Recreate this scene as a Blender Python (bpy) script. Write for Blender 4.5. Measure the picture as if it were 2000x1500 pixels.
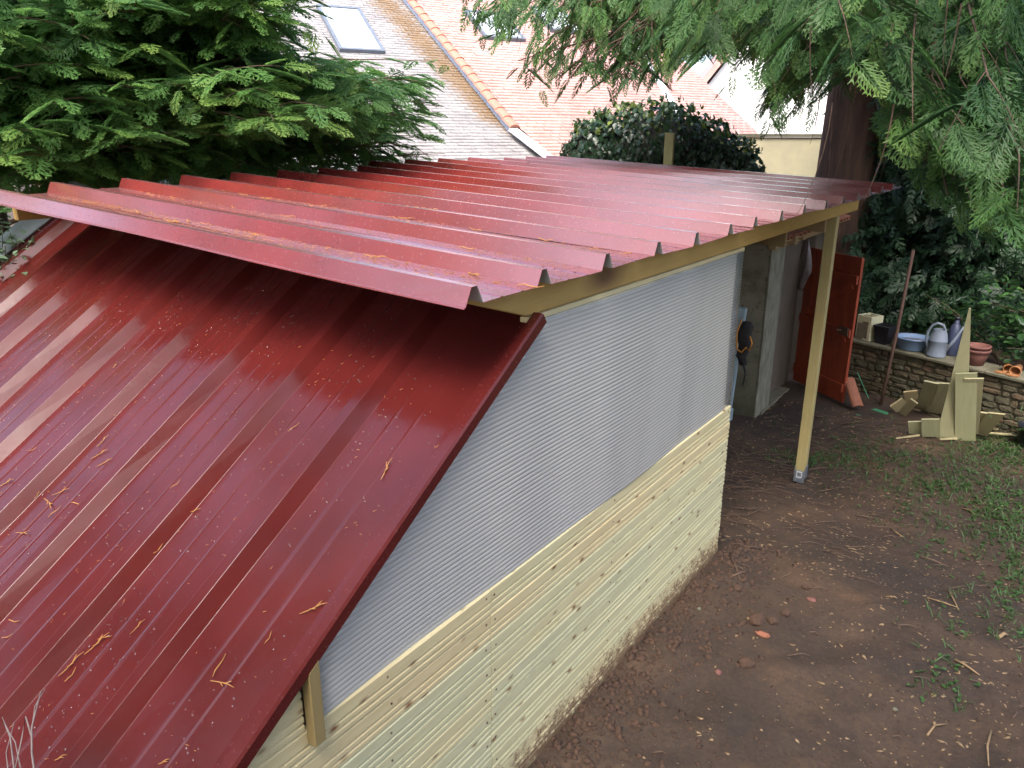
import bpy, bmesh, math, random
import numpy as np
from mathutils import Vector, Matrix
R = math.radians
rnd = random.Random(7)
rng = np.random.default_rng(11)
scene = bpy.context.scene
col = scene.collection
for o in list(bpy.data.objects):
    bpy.data.objects.remove(o)

# ------------------------------------------------------------------ camera
CAM = Vector((1.7, 0.0, 3.0))
PITCH, YAW, ROLL, FPX = 17.9, 35.4, 0.04, 1486.0       # FPX for a 2000 px wide frame
_p, _y = R(PITCH), R(YAW)
FWD = Vector((-math.sin(_y)*math.cos(_p), math.cos(_y)*math.cos(_p), -math.sin(_p)))
RT = Vector((math.cos(_y), math.sin(_y), 0)); UP = RT.cross(FWD)
cd = bpy.data.cameras.new('camera'); cam = bpy.data.objects.new('camera', cd); col.objects.link(cam)
cd.sensor_width = 36; cd.lens = 36*FPX/2000; cd.clip_start = 0.05; cd.clip_end = 500
cam.matrix_world = Matrix((( RT.x, UP.x, -FWD.x, CAM.x), (RT.y, UP.y, -FWD.y, CAM.y), (RT.z, UP.z, -FWD.z, CAM.z), (0,0,0,1)))
scene.camera = cam

# ------------------------------------------------------------------ light
SUN_EL, SUN_AZ = 53, 160          # azimuth clockwise from +y
world = bpy.data.worlds.new('World'); scene.world = world; world.use_nodes = True
wn = world.node_tree.nodes; wl = world.node_tree.links
bg = wn['Background']; sky = wn.new('ShaderNodeTexSky'); sky.sky_type = 'NISHITA'
sky.sun_disc = False; sky.sun_elevation = R(SUN_EL); sky.sun_rotation = R(SUN_AZ)
sky.air_density = 1.0; sky.dust_density = 4.5; sky.ozone_density = 1.0; sky.altitude = 100
wl.new(sky.outputs[0], bg.inputs[0]); bg.inputs[1].default_value = 0.15
sd = bpy.data.lights.new('sun', 'SUN'); sd.energy = 1.5; sd.angle = R(30); sd.color = (1, 0.96, 0.9)
sun = bpy.data.objects.new('sun', sd); col.objects.link(sun)
sv = Vector((math.sin(R(SUN_AZ))*math.cos(R(SUN_EL)), math.cos(R(SUN_AZ))*math.cos(R(SUN_EL)), math.sin(R(SUN_EL))))
sun.rotation_euler = sv.to_track_quat('Z', 'Y').to_euler()
scene.view_settings.view_transform = 'Standard'; scene.view_settings.look = 'None'
scene.view_settings.exposure = 1.95; scene.view_settings.gamma = 1.0
scene.view_settings.use_curve_mapping = False

# ------------------------------------------------------------------ measuring helpers (pixel of the photo -> real point)
def ray(u, v):
    d = RT*(u-1000) - UP*(v-750) + FWD*FPX
    return d.normalized()
def at_dist(u, v, d): return CAM + ray(u, v)*d
def on_axis(u, v, ax, val):
    d = ray(u, v); return CAM + d*((val-CAM[ax])/d[ax])

# ------------------------------------------------------------------ object helpers
def tag(o, label=None, cat=None, group=None, kind=None):
    if label: o['label'] = label
    if cat: o['category'] = cat
    if group: o['group'] = group
    if kind: o['kind'] = kind
    return o
def empty(name, loc, label, cat, group=None, rz=0.0):
    o = bpy.data.objects.new(name, None); col.objects.link(o)
    o.empty_display_size = 0.1; o.location = loc; o.rotation_euler = (0, 0, rz)
    return tag(o, label, cat, group)
def link(name, me, mat=None, parent=None, world_space=True):
    o = bpy.data.objects.new(name, me); col.objects.link(o)
    if mat is not None and not me.materials: me.materials.append(mat)
    if parent is not None:
        o.parent = parent
        if world_space:
            o.matrix_parent_inverse = root_matrix(parent).inverted()
    return o
def root_matrix(o):
    m = Matrix.Translation(o.location) @ o.rotation_euler.to_matrix().to_4x4()
    m = m @ Matrix.Diagonal((*o.scale, 1))
    if o.parent is not None: m = root_matrix(o.parent) @ o.matrix_parent_inverse @ m
    return m
class MB:
    """collects simple shapes into one mesh"""
    def __init__(s): s.v = []; s.f = []; s.smooth = []
    def add(s, vs, fs, smooth=False):
        b = len(s.v); s.v += [tuple(v) for v in vs]; s.f += [tuple(b+i for i in f) for f in fs]
        s.smooth += [smooth]*len(fs); return s
    def box(s, c, d, rot=None):
        c = Vector(c); h = Vector(d)/2; vs = []
        for z in (-1, 1):
            for y in (-1, 1):
                for x in (-1, 1):
                    p = Vector((x*h.x, y*h.y, z*h.z))
                    if rot is not None: p = rot @ p
                    vs.append(c+p)
        return s.add(vs, [(0,2,3,1),(4,5,7,6),(0,1,5,4),(2,6,7,3),(0,4,6,2),(1,3,7,5)])
    def extrude(s, prof, a, b, cap=True, smooth=False):
        """prof: list of 3D offsets, swept from a to b"""
        a = Vector(a); b = Vector(b); n = len(prof)
        vs = [a+Vector(p) for p in prof] + [b+Vector(p) for p in prof]
        fs = [(i, (i+1) % n, n+(i+1) % n, n+i) for i in range(n)]
        if cap: fs += [tuple(range(n))[::-1], tuple(range(n, 2*n))]
        return s.add(vs, fs, smooth)
    def tube(s, pts, rad, n=8, cap=True):
        pts = [Vector(p) for p in pts]; k = len(pts)
        if not hasattr(rad, '__len__'): rad = [rad]*k
        vs = []; ref = Vector((0.3, 0.5, 0.81)).normalized()
        for i, p in enumerate(pts):
            t = (pts[min(i+1, k-1)]-pts[max(i-1, 0)])
            t = t.normalized() if t.length > 1e-9 else Vector((0, 0, 1))
            if abs(t.dot(ref)) > 0.97: ref = Vector((1, 0.1, 0))
            u = t.cross(ref).normalized(); w = t.cross(u).normalized()
            for j in range(n):
                a = 2*math.pi*j/n
                vs.append(p+(u*math.cos(a)+w*math.sin(a))*rad[i])
        fs = []
        for i in range(k-1):
            for j in range(n):
                fs.append((i*n+j, i*n+(j+1) % n, (i+1)*n+(j+1) % n, (i+1)*n+j))
        s.add(vs, fs, True)
        if cap:
            b = len(s.v)-k*n
            s.f.append(tuple(b+j for j in range(n))[::-1]); s.smooth.append(False)
            s.f.append(tuple(b+(k-1)*n+j for j in range(n))); s.smooth.append(False)
        return s
    def lathe(s, prof, c, n=24, sx=1.0, sy=1.0):
        """prof: list of (r, z) ; closed by caps where r is 0"""
        vs = []; c = Vector(c); k = len(prof)
        for r, z in prof:
            for j in range(n):
                a = 2*math.pi*j/n; vs.append(c+Vector((r*math.cos(a)*sx, r*math.sin(a)*sy, z)))
        fs = [(i*n+j, i*n+(j+1) % n, (i+1)*n+(j+1) % n, (i+1)*n+j) for i in range(k-1) for j in range(n)]
        s.add(vs, fs, True)
        b = len(s.v)-k*n
        s.f.append(tuple(b+j for j in range(n))[::-1]); s.smooth.append(False)
        s.f.append(tuple(b+(k-1)*n+j for j in range(n))); s.smooth.append(False)
        return s
    def mesh(s, name='mesh'):
        me = bpy.data.meshes.new(name); me.from_pydata(s.v, [], s.f)
        me.polygons.foreach_set('use_smooth', s.smooth); me.update(); return me
    def build(s, name, mat, parent=None, bevel=0, xf=None):
        me = s.mesh(name)
        if xf is not None: me.transform(xf)
        if bevel:
            bm = bmesh.new(); bm.from_mesh(me)
            bmesh.ops.bevel(bm, geom=bm.edges[:], offset=bevel, segments=1, affect='EDGES', clamp_overlap=True)
            bm.to_mesh(me); bm.free()
        return link(name, me, mat, parent)
def fast_mesh(name, V, quads=None, tris=None, mat=None, parent=None, attr=None, smooth=False):
    """numpy arrays -> mesh; attr is a per-vertex float"""
    me = bpy.data.meshes.new(name); V = np.asarray(V, dtype=np.float32)
    me.vertices.add(len(V)); me.vertices.foreach_set('co', V.ravel())
    idx = []; starts = []; tot = 0
    if quads is not None and len(quads):
        q = np.asarray(quads, dtype=np.int32); idx.append(q.ravel()); starts.append(np.arange(len(q), dtype=np.int32)*4); tot = q.size
    if tris is not None and len(tris):
        t = np.asarray(tris, dtype=np.int32); idx.append(t.ravel()); starts.append(tot+np.arange(len(t), dtype=np.int32)*3)
    idx = np.concatenate(idx); starts = np.concatenate(starts)
    me.loops.add(len(idx)); me.loops.foreach_set('vertex_index', idx)
    me.polygons.add(len(starts)); me.polygons.foreach_set('loop_start', starts)
    me.update(calc_edges=True)
    if smooth: me.polygons.foreach_set('use_smooth', np.ones(len(starts), dtype=bool))
    if attr is not None:
        a = me.attributes.new('tone', 'FLOAT', 'POINT'); a.data.foreach_set('value', np.asarray(attr, dtype=np.float32))
    return link(name, me, mat, parent)

# value noise in numpy
_H = np.random.default_rng(5).random((256, 256))
def vnoise(x, y):
    xi = np.floor(x).astype(int); yi = np.floor(y).astype(int); fx = x-xi; fy = y-yi
    fx = fx*fx*(3-2*fx); fy = fy*fy*(3-2*fy)
    g = lambda a, b: _H[a & 255, b & 255]
    return (g(xi, yi)*(1-fx)+g(xi+1, yi)*fx)*(1-fy)+(g(xi, yi+1)*(1-fx)+g(xi+1, yi+1)*fx)*fy
def fbm(x, y, o=4):
    s = 0; a = .5
    for _ in range(o): s = s+a*(vnoise(x, y)-.5); x = x*2.03+17.3; y = y*2.03+9.1; a *= .5
    return s

# ------------------------------------------------------------------ materials
def new_mat(name):
    m = bpy.data.materials.new(name); m.use_nodes = True
    return m, m.node_tree.nodes, m.node_tree.links, m.node_tree.nodes['Principled BSDF']
def N(nodes, t, **kw):
    n = nodes.new(t)
    for k, v in kw.items():
        if k in n.inputs: n.inputs[k].default_value = v
        else: setattr(n, k, v)
    return n
def ramp(nodes, stops):
    r = nodes.new('ShaderNodeValToRGB'); e = r.color_ramp.elements
    while len(e) < len(stops): e.new(0.5)
    for i, (p, c) in enumerate(stops): e[i].position = p; e[i].color = (*c, 1) if len(c) == 3 else c
    return r
def coords(nodes, links, scale=(1, 1, 1), obj=True, rot=(0, 0, 0)):
    tc = nodes.new('ShaderNodeTexCoord'); mp = nodes.new('ShaderNodeMapping')
    mp.inputs['Scale'].default_value = scale; mp.inputs['Rotation'].default_value = rot
    links.new(tc.outputs['Object' if obj else 'Generated'], mp.inputs['Vector']); return mp.outputs[0]
def bump(nodes, links, bs, h, strength=.5, dist=.01):
    b = nodes.new('ShaderNodeBump'); b.inputs['Strength'].default_value = strength; b.inputs['Distance'].default_value = dist
    links.new(h, b.inputs['Height']); links.new(b.outputs[0], bs.inputs['Normal']); return b
def mix(nodes, links, a, b, f, mode='MIX'):
    m = nodes.new('ShaderNodeMix'); m.data_type = 'RGBA'; m.blend_type = mode
    for i, x in ((0, f), (6, a), (7, b)):
        if hasattr(x, 'is_linked') or hasattr(x, 'links'): links.new(x, m.inputs[i])
        else: m.inputs[i].default_value = (*x, 1) if isinstance(x, tuple) and len(x) == 3 else x
    return m.outputs[2]
def simple(name, c1, c2=None, scale=8, rough=.6, bs_=.2, dist=.004, stretch=(1, 1, 1), metallic=0, detail=6):
    m, n, l, b = new_mat(name); b.inputs['Roughness'].default_value = rough; b.inputs['Metallic'].default_value = metallic
    v = coords(n, l, stretch); t = N(n, 'ShaderNodeTexNoise', Scale=scale, Detail=detail, Roughness=.6); l.new(v, t.inputs['Vector'])
    r = ramp(n, [(.3, c1), (.7, c2 or tuple(x*.7 for x in c1))]); l.new(t.outputs[0], r.inputs[0]); l.new(r.outputs[0], b.inputs['Base Color'])
    if bs_: bump(n, l, b, t.outputs[0], bs_, dist)
    return m
def wood(name, cols, axis='y', rough=.65, knots=True, stain=None, knot_scale=3.2):
    """cols: three tones picked per board; grain runs along axis; knots are real knots of the wood"""
    m, n, l, b = new_mat(name); b.inputs['Roughness'].default_value = rough
    st = {'x': (.07, 1, 1), 'y': (1, .07, 1), 'z': (1, 1, .07)}[axis]
    oi = n.new('ShaderNodeObjectInfo')
    tc = n.new('ShaderNodeTexCoord'); off = n.new('ShaderNodeVectorMath'); off.operation = 'MULTIPLY_ADD'
    cmb = n.new('ShaderNodeCombineXYZ')
    for i in range(3): l.new(oi.outputs['Random'], cmb.inputs[i])
    l.new(cmb.outputs[0], off.inputs[0]); off.inputs[1].default_value = (37, 91, 53); l.new(tc.outputs['Object'], off.inputs[2])
    mp = n.new('ShaderNodeMapping'); mp.inputs['Scale'].default_value = st; l.new(off.outputs[0], mp.inputs[0])
    g1 = N(n, 'ShaderNodeTexNoise', Scale=38, Detail=6, Roughness=.65, Distortion=.6); l.new(mp.outputs[0], g1.inputs['Vector'])
    g2 = N(n, 'ShaderNodeTexNoise', Scale=2.2, Detail=3); l.new(off.outputs[0], g2.inputs['Vector'])
    pick = ramp(n, [(0, cols[0]), (.5, cols[1]), (1, cols[2])])
    ad = n.new('ShaderNodeMath'); ad.operation = 'MULTIPLY_ADD'; ad.inputs[1].default_value = .8
    mm = n.new('ShaderNodeMath'); mm.operation = 'SUBTRACT'; l.new(g2.outputs[0], mm.inputs[0]); mm.inputs[1].default_value = .4
    l.new(mm.outputs[0], ad.inputs[0]); l.new(oi.outputs['Random'], ad.inputs[2]); l.new(ad.outputs[0], pick.inputs[0])
    gr = ramp(n, [(.3, (.90, .88, .83)), (.62, (1.03, 1.02, 1.0))]); l.new(g1.outputs[0], gr.inputs[0])
    c = mix(n, l, pick.outputs[0], gr.outputs[0], 1.0, 'MULTIPLY')
    if knots:
        mk = n.new('ShaderNodeMapping'); ks = {'x': (.45, 1, 1), 'y': (1, .45, 1), 'z': (1, 1, .45)}[axis]; mk.inputs['Scale'].default_value = ks
        l.new(off.outputs[0], mk.inputs[0])
        vo = N(n, 'ShaderNodeTexVoronoi', Scale=knot_scale*2.2, Randomness=1.0); l.new(mk.outputs[0], vo.inputs['Vector'])
        kr = ramp(n, [(.06, (1, 1, 1)), (.12, (.5, .5, .5)), (.2, (0, 0, 0))]); l.new(vo.outputs['Distance'], kr.inputs[0])
        c = mix(n, l, c, (.16, .075, .03), kr.outputs[0])
    if stain:                                     # splashed soil on the lowest boards
        z0, z1, sc = stain
        geo = n.new('ShaderNodeNewGeometry'); sx = n.new('ShaderNodeSeparateXYZ'); l.new(geo.outputs['Position'], sx.inputs[0])
        mr = n.new('ShaderNodeMapRange'); mr.inputs[1].default_value = z1; mr.inputs[2].default_value = z0; l.new(sx.outputs[2], mr.inputs[0])
        sp = N(n, 'ShaderNodeTexNoise', Scale=23, Detail=7, Roughness=.8); l.new(tc.outputs['Object'], sp.inputs['Vector'])
        ml = n.new('ShaderNodeMath'); ml.operation = 'MULTIPLY_ADD'; l.new(mr.outputs[0], ml.inputs[0]); ml.inputs[1].default_value = .38; l.new(sp.outputs[0], ml.inputs[2])
        sr = ramp(n, [(.68, (0, 0, 0)), (.8, (1, 1, 1))]); l.new(ml.outputs[0], sr.inputs[0])
        c = mix(n, l, c, sc, sr.outputs[0])
    l.new(c, b.inputs['Base Color']); bump(n, l, b, g1.outputs[0], .25, .0015)
    return m

def metal_paint(name, col_, rough=.22, wav=.35):
    m, n, l, b = new_mat(name)
    v = coords(n, l)
    t = N(n, 'ShaderNodeTexNoise', Scale=3, Detail=4); l.new(v, t.inputs['Vector'])
    r = ramp(n, [(.3, tuple(x*.86 for x in col_)), (.7, tuple(min(1, x*1.12) for x in col_))]); l.new(t.outputs[0], r.inputs[0])
    sp = N(n, 'ShaderNodeTexNoise', Scale=60, Detail=3, Roughness=.7); l.new(v, sp.inputs['Vector'])
    l.new(r.outputs[0], b.inputs['Base Color'])
    rr = n.new('ShaderNodeMapRange'); rr.inputs[1].default_value = .35; rr.inputs[2].default_value = .7
    rr.inputs[3].default_value = rough*.8; rr.inputs[4].default_value = rough*1.5
    l.new(sp.outputs[0], rr.inputs[0]); l.new(rr.outputs[0], b.inputs['Roughness'])
    b.inputs['Specular IOR Level'].default_value = .45
    w = N(n, 'ShaderNodeTexNoise', Scale=2.6, Detail=2); l.new(v, w.inputs['Vector'])
    b1 = n.new('ShaderNodeBump'); b1.inputs['Strength'].default_value = wav; b1.inputs['Distance'].default_value = .01; l.new(w.outputs[0], b1.inputs['Height'])
    w2 = N(n, 'ShaderNodeTexNoise', Scale=130, Detail=2); l.new(v, w2.inputs['Vector'])
    b2 = n.new('ShaderNodeBump'); b2.inputs['Strength'].default_value = .12; b2.inputs['Distance'].default_value = .0008
    l.new(w2.outputs[0], b2.inputs['Height']); l.new(b1.outputs[0], b2.inputs['Normal']); l.new(b2.outputs[0], b.inputs['Normal'])
    return m

M = {}
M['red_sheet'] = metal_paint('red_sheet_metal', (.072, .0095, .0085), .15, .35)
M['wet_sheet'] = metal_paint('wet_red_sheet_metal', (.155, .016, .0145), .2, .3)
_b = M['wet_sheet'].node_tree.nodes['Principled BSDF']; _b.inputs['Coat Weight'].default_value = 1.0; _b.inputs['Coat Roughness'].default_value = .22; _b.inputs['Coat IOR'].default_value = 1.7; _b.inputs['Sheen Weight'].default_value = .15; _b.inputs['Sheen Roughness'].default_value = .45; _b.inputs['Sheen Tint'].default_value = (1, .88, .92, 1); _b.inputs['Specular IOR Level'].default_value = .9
M['sheet_back'] = simple('grey_sheet_back', (.33, .34, .34), (.26, .27, .27), 5, .5, 0)
M['red_trim'] = metal_paint('red_trim_metal', (.075, .010, .009), .2, .1)
M['zinc'] = simple('zinc', (.52, .55, .6), (.42, .44, .48), 20, .38, .1, metallic=.7)
M['pale_board'] = wood('treated_plank', [(.49, .48, .32), (.53, .50, .315), (.57, .47, .28)], 'y', stain=(0.0, .36, (.16, .10, .055)), knot_scale=6.4)
M['fascia'] = wood('treated_beam', [(.46, .29, .080), (.49, .31, .095), (.44, .27, .075)], 'y', .6, True, knot_scale=.8)
M['batten'] = wood('pale_batten', [(.60, .52, .30), (.62, .54, .33), (.6, .5, .28)], 'y', .65, False)
M['olive_wood'] = wood('olive_batten', [(.24, .19, .08), (.26, .2, .09), (.24, .18, .08)], 'z', .65, False)
M['post'] = wood('post_wood', [(.38, .33, .14), (.42, .35, .16), (.38, .3, .13)], 'z', .65, True, knot_scale=.9)
M['dark_wood'] = wood('raw_rafters', [(.25, .18, .09), (.3, .2, .1), (.24, .18, .09)], 'x', .7, False)
M['scrap'] = wood('offcut_boards', [(.33, .33, .19), (.40, .37, .22), (.42, .34, .19)], 'z', .65, True, knot_scale=1.6)
M['galv'] = simple('galvanised', (.42, .46, .52), (.3, .34, .4), 40, .42, .1, metallic=.8)
M['black_plastic'] = simple('black_plastic', (.012, .013, .018), (.02, .022, .03), 12, .45, .05)
M['blue_plastic'] = simple('blue_grey_plastic', (.20, .29, .46), (.16, .24, .38), 10, .4, .05)
M['can_plastic'] = simple('grey_can_plastic', (.21, .25, .31), (.17, .2, .26), 14, .5, .05)
M['navy'] = simple('navy_plastic', (.04, .05, .1), (.05, .06, .11), 14, .5, .05)
M['terracotta'] = simple('terracotta', (.32, .12, .07), (.22, .085, .05), 18, .8, .3)
M['terracotta_dark'] = simple('weathered_terracotta', (.20, .075, .06), (.13, .06, .05), 18, .8, .3)
M['orange_clay'] = simple('orange_clay', (.36, .16, .06), (.28, .12, .045), 18, .8, .3)
M['cream_block'] = simple('cream_block', (.62, .60, .36), (.5, .48, .36), 14, .85, .4)
M['pipe_grey'] = simple('grey_pvc', (.33, .42, .47), (.28, .37, .42), 6, .35, .05)
M['cloth'] = simple('grey_cloth', (.36, .33, .33), (.28, .25, .26), 30, .9, .3)
M['white'] = simple('white_paper', (.75, .77, .8), (.7, .72, .76), 10, .4, .1)
M['black_cloth'] = simple('black_bag_fabric', (.015, .013, .014), (.03, .025, .025), 30, .8, .4)
M['orange'] = simple('orange_strap', (.75, .3, .04), (.6, .24, .03), 20, .6, .1)
M['rust'] = simple('rusty_steel', (.14, .075, .05), (.09, .05, .04), 30, .8, .3)
M['green_strip'] = simple('green_plastic', (.06, .26, .13), (.05, .2, .11), 10, .5, .1)
M['bark'] = simple('reddish_bark', (.11, .06, .042), (.035, .02, .016), 9, .95, 1.0, .06, stretch=(1, 1, .12))
M['limb'] = simple('limb_bark', (.16, .10, .07), (.07, .045, .03), 14, .9, .6, .02)
M['twig_dry'] = simple('dry_cedar_twig', (.42, .20, .055), (.30, .13, .04), 60, .8, .2)
M['grey_twig'] = simple('bare_grey_twig', (.2, .16, .15), (.13, .1, .09), 30, .85, .2)
M['chip'] = simple('wood_chip', (.32, .22, .12), (.22, .14, .07), 30, .8, .2)
M['clod'] = simple('soil_clod', (.082, .045, .028), (.05, .027, .018), 20, .95, .8, .02)
M['glass'] = simple('sky_reflection_glass', (.55, .58, .6), (.5, .54, .56), 4, .05, 0)  # pale base colour stands in for bright sky mirrored in the panes
M['bargeboard'] = simple('painted_bargeboard', (.38, .45, .58), (.34, .41, .54), 4, .5, .05)
M['white_frame'] = simple('pale_frame', (.6, .62, .64), (.55, .57, .6), 8, .5, .05)
M['dark_frame'] = simple('dark_flashing', (.14, .16, .2), (.1, .12, .15), 8, .5, .05)
M['white_wall'] = simple('white_render', (.8, .8, .78), (.74, .74, .72), 3, .85, .15)
M['cream_wall'] = simple('cream_render', (.62, .56, .36), (.5, .45, .3), 3, .9, .3)
M['tile_red'] = simple('red_rake_tile', (.46, .19, .13), (.36, .15, .11), 12, .75, .2)

def render_wall():
    m, n, l, b = new_mat('old_render'); b.inputs['Roughness'].default_value = .9
    v = coords(n, l)
    a = N(n, 'ShaderNodeTexNoise', Scale=3.0, Detail=8, Roughness=.65); l.new(v, a.inputs['Vector'])
    c = N(n, 'ShaderNodeTexNoise', Scale=14, Detail=6, Roughness=.7); l.new(v, c.inputs['Vector'])
    r = ramp(n, [(.35, (.11, .095, .065)), (.5, (.18, .16, .115)), (.68, (.23, .21, .155))]); l.new(a.outputs[0], r.inputs[0])
    r2 = ramp(n, [(.58, (0, 0, 0)), (.64, (1, 1, 1))]); l.new(c.outputs[0], r2.inputs[0])
    geo = n.new('ShaderNodeNewGeometry'); sx = n.new('ShaderNodeSeparateXYZ'); l.new(geo.outputs['Position'], sx.inputs[0])
    mr = n.new('ShaderNodeMapRange'); mr.inputs[1].default_value = .6; mr.inputs[2].default_value = -.4; mr.inputs[4].default_value = .75; l.new(sx.outputs[2], mr.inputs[0])
    moss = mix(n, l, r.outputs[0], (.055, .06, .03), mr.outputs[0])
    cc = mix(n, l, moss, (.075, .065, .045), r2.outputs[0])
    l.new(cc, b.inputs['Base Color']); bump(n, l, b, c.outputs[0], .5, .01); return m
M['old_render'] = render_wall()
M['dark_render'] = simple('dark_inner_render', (.13, .10, .075), (.09, .075, .055), 5, .9, .4, .01)  # darker, browner render for the recessed side wall
M['pier'] = simple('pale_concrete_pier', (.27, .26, .20), (.13, .12, .085), 9, .9, .5, .008, stretch=(1, 1, .5))
def red_door():
    m, n, l, b = new_mat('faded_red_paint'); b.inputs['Roughness'].default_value = .55
    v = coords(n, l, (1, 1, .3)); t = N(n, 'ShaderNodeTexNoise', Scale=9, Detail=6, Roughness=.7); l.new(v, t.inputs['Vector'])
    r = ramp(n, [(.3, (.20, .034, .016)), (.6, (.36, .062, .025)), (.8, (.42, .09, .04))]); l.new(t.outputs[0], r.inputs[0]); l.new(r.outputs[0], b.inputs['Base Color'])
    bump(n, l, b, t.outputs[0], .2, .004); return m
M['red_door'] = red_door()
def stone_mat():
    m, n, l, b = new_mat('rubble_stone'); b.inputs['Roughness'].default_value = .9
    oi = n.new('ShaderNodeObjectInfo'); v = coords(n, l)
    t = N(n, 'ShaderNodeTexNoise', Scale=11, Detail=8, Roughness=.7); l.new(v, t.inputs['Vector'])
    r = ramp(n, [(0, (.085, .07, .042)), (.4, (.115, .09, .06)), (.7, (.08, .078, .055)), (1, (.12, .08, .055))]); l.new(oi.outputs['Random'], r.inputs[0])
    r2 = ramp(n, [(.3, (.45, .5, .38)), (.7, (1.25, 1.2, 1.1))]); l.new(t.outputs[0], r2.inputs[0])
    l.new(mix(n, l, r.outputs[0], r2.outputs[0], 1.0, 'MULTIPLY'), b.inputs['Base Color']); bump(n, l, b, t.outputs[0], .6, .012); return m
M['stone'] = stone_mat()
M['mortar'] = simple('earth_mortar', (.10, .085, .055), (.06, .055, .035), 12, .95, .6, .01)
M['coping'] = simple('mossy_coping', (.19, .17, .12), (.11, .11, .07), 7, .9, .5, .01)

def poly_mat():
    m, n, l, b = new_mat('twinwall_polycarbonate')
    b.inputs['Base Color'].default_value = (.68, .69, .69, 1); b.inputs['Roughness'].default_value = .10
    b.inputs['Transmission Weight'].default_value = .38; b.inputs['IOR'].default_value = 1.6
    b.inputs['Specular IOR Level'].default_value = 1.0; b.inputs['Coat Weight'].default_value = 1.0; b.inputs['Coat Roughness'].default_value = .05; b.inputs['Coat IOR'].default_value = 1.7
    v = coords(n, l, (1, 1.25, .22)); t = N(n, 'ShaderNodeTexNoise', Scale=1.6, Detail=1.5, Roughness=.4); l.new(v, t.inputs['Vector'])
    bump(n, l, b, t.outputs[0], .8, .05)
    return m
M['poly'] = poly_mat()

def foliage(name, dark, mid, light, rough=.5, trans=.25):
    m, n, l, b = new_mat(name); b.inputs['Roughness'].default_value = rough
    at = n.new('ShaderNodeAttribute'); at.attribute_name = 'tone'
    v = coords(n, l); t = N(n, 'ShaderNodeTexNoise', Scale=1.3, Detail=3); l.new(v, t.inputs['Vector'])
    ad = n.new('ShaderNodeMath'); ad.operation = 'MULTIPLY_ADD'; ad.inputs[1].default_value = .5; l.new(t.outputs[0], ad.inputs[0])
    l.new(at.outputs['Fac'], ad.inputs[2])
    r = ramp(n, [(.25, dark), (.65, mid), (1.05 if False else 1.0, light)]); l.new(ad.outputs[0], r.inputs[0])
    l.new(r.outputs[0], b.inputs['Base Color'])
    tr = n.new('ShaderNodeBsdfTranslucent'); l.new(r.outputs[0], tr.inputs[0])
    mx = n.new('ShaderNodeMixShader'); mx.inputs[0].default_value = trans
    l.new(b.outputs[0], mx.inputs[1]); l.new(tr.outputs[0], mx.inputs[2]); l.new(mx.outputs[0], n['Material Output'].inputs[0])
    return m
M['thuja'] = foliage('thuja_sprays', (.066, .155, .054), (.125, .275, .070), (.30, .44, .10), trans=.55)
M['conifer'] = foliage('conifer_sprays', (.038, .098, .032), (.088, .200, .046), (.26, .38, .07), trans=.42)
M['darkfol'] = foliage('shaded_conifer_sprays', (.016, .045, .020), (.030, .080, .030), (.06, .12, .04))  # conifer greens darkened, background shade put into the colour
M['ivy'] = foliage('ivy_leaves', (.014, .036, .014), (.030, .066, .024), (.22, .27, .03), .35, .2)
M['laurel'] = foliage('broad_leaves', (.03, .075, .025), (.07, .17, .04), (.14, .28, .07), .35, .3)
M['pale_shrub'] = foliage('pale_shrub_leaves', (.10, .16, .09), (.2, .3, .18), (.32, .42, .28), .5, .3)
M['grass'] = foliage('weed_grass', (.045, .10, .025), (.08, .18, .04), (.14, .25, .07), .55, .3)

# ------------------------------------------------------------------ ground
WALL_A = Vector((-0.42, 11.15, 0)); WALL_D = Vector((1.97, -0.80, 0)).normalized(); WALL_N = Vector((WALL_D.y, -WALL_D.x, 0))  # normal towards the yard
def sstep(a, b, x):
    t = np.clip((x-a)/(b-a), 0, 1); return t*t*(3-2*t)
def gz(x, y):
    x = np.asarray(x, float); y = np.asarray(y, float)
    z = -.38*sstep(4.9, 7.0, y)
    inside = sstep(.0, -.25, x)*sstep(5.3, 4.9, y)              # the shed's own level floor
    n = fbm(x*1.3, y*1.3, 3)*.14+fbm(x*6+3, y*6, 3)*.05+fbm(x*19, y*19+7, 3)*.020
    z = z+n*(1-inside)
    z = z+.05*np.exp(-((x-.1)/.22)**2)*sstep(6, 4.6, y)*(1-inside)
    z = z-.07*np.exp(-((x+.02)**2+(y-7.5)**2)/.12)              # hole dug round the post
    d = (x-WALL_A.x)*WALL_N.x+(y-WALL_A.y)*WALL_N.y             # >0 in front of the garden wall
    behind = sstep(-.12, -.32, d)*sstep(-.75, -.45, x)
    z = z*(1-behind)+(.25+n*.5)*behind
    z = z+sstep(18, 60, np.hypot(x, y))*.6
    return z
def axis(lo, hi, flo, fhi, step):
    a = [flo]; s = step
    while a[-1] > lo: s *= 1.35; a.append(max(lo, a[-1]-s))
    a = a[::-1]; b = list(np.arange(flo+step, fhi, step)); c = [fhi]; s = step
    while c[-1] < hi: s *= 1.35; c.append(min(hi, c[-1]+s))
    return np.array(a+b+c)
gx = axis(-90, 90, -1.6, 4.2, .034); gy = axis(-60, 120, 1.6, 12.2, .036)
X, Y = np.meshgrid(gx, gy); Z = gz(X, Y)
V = np.stack([X.ravel(), Y.ravel(), Z.ravel()], 1)
nx, ny = len(gx), len(gy)
ii = (np.arange(ny-1)[:, None]*nx+np.arange(nx-1)[None]).ravel()
Q = np.stack([ii, ii+1, ii+nx+1, ii+nx], 1)
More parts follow.
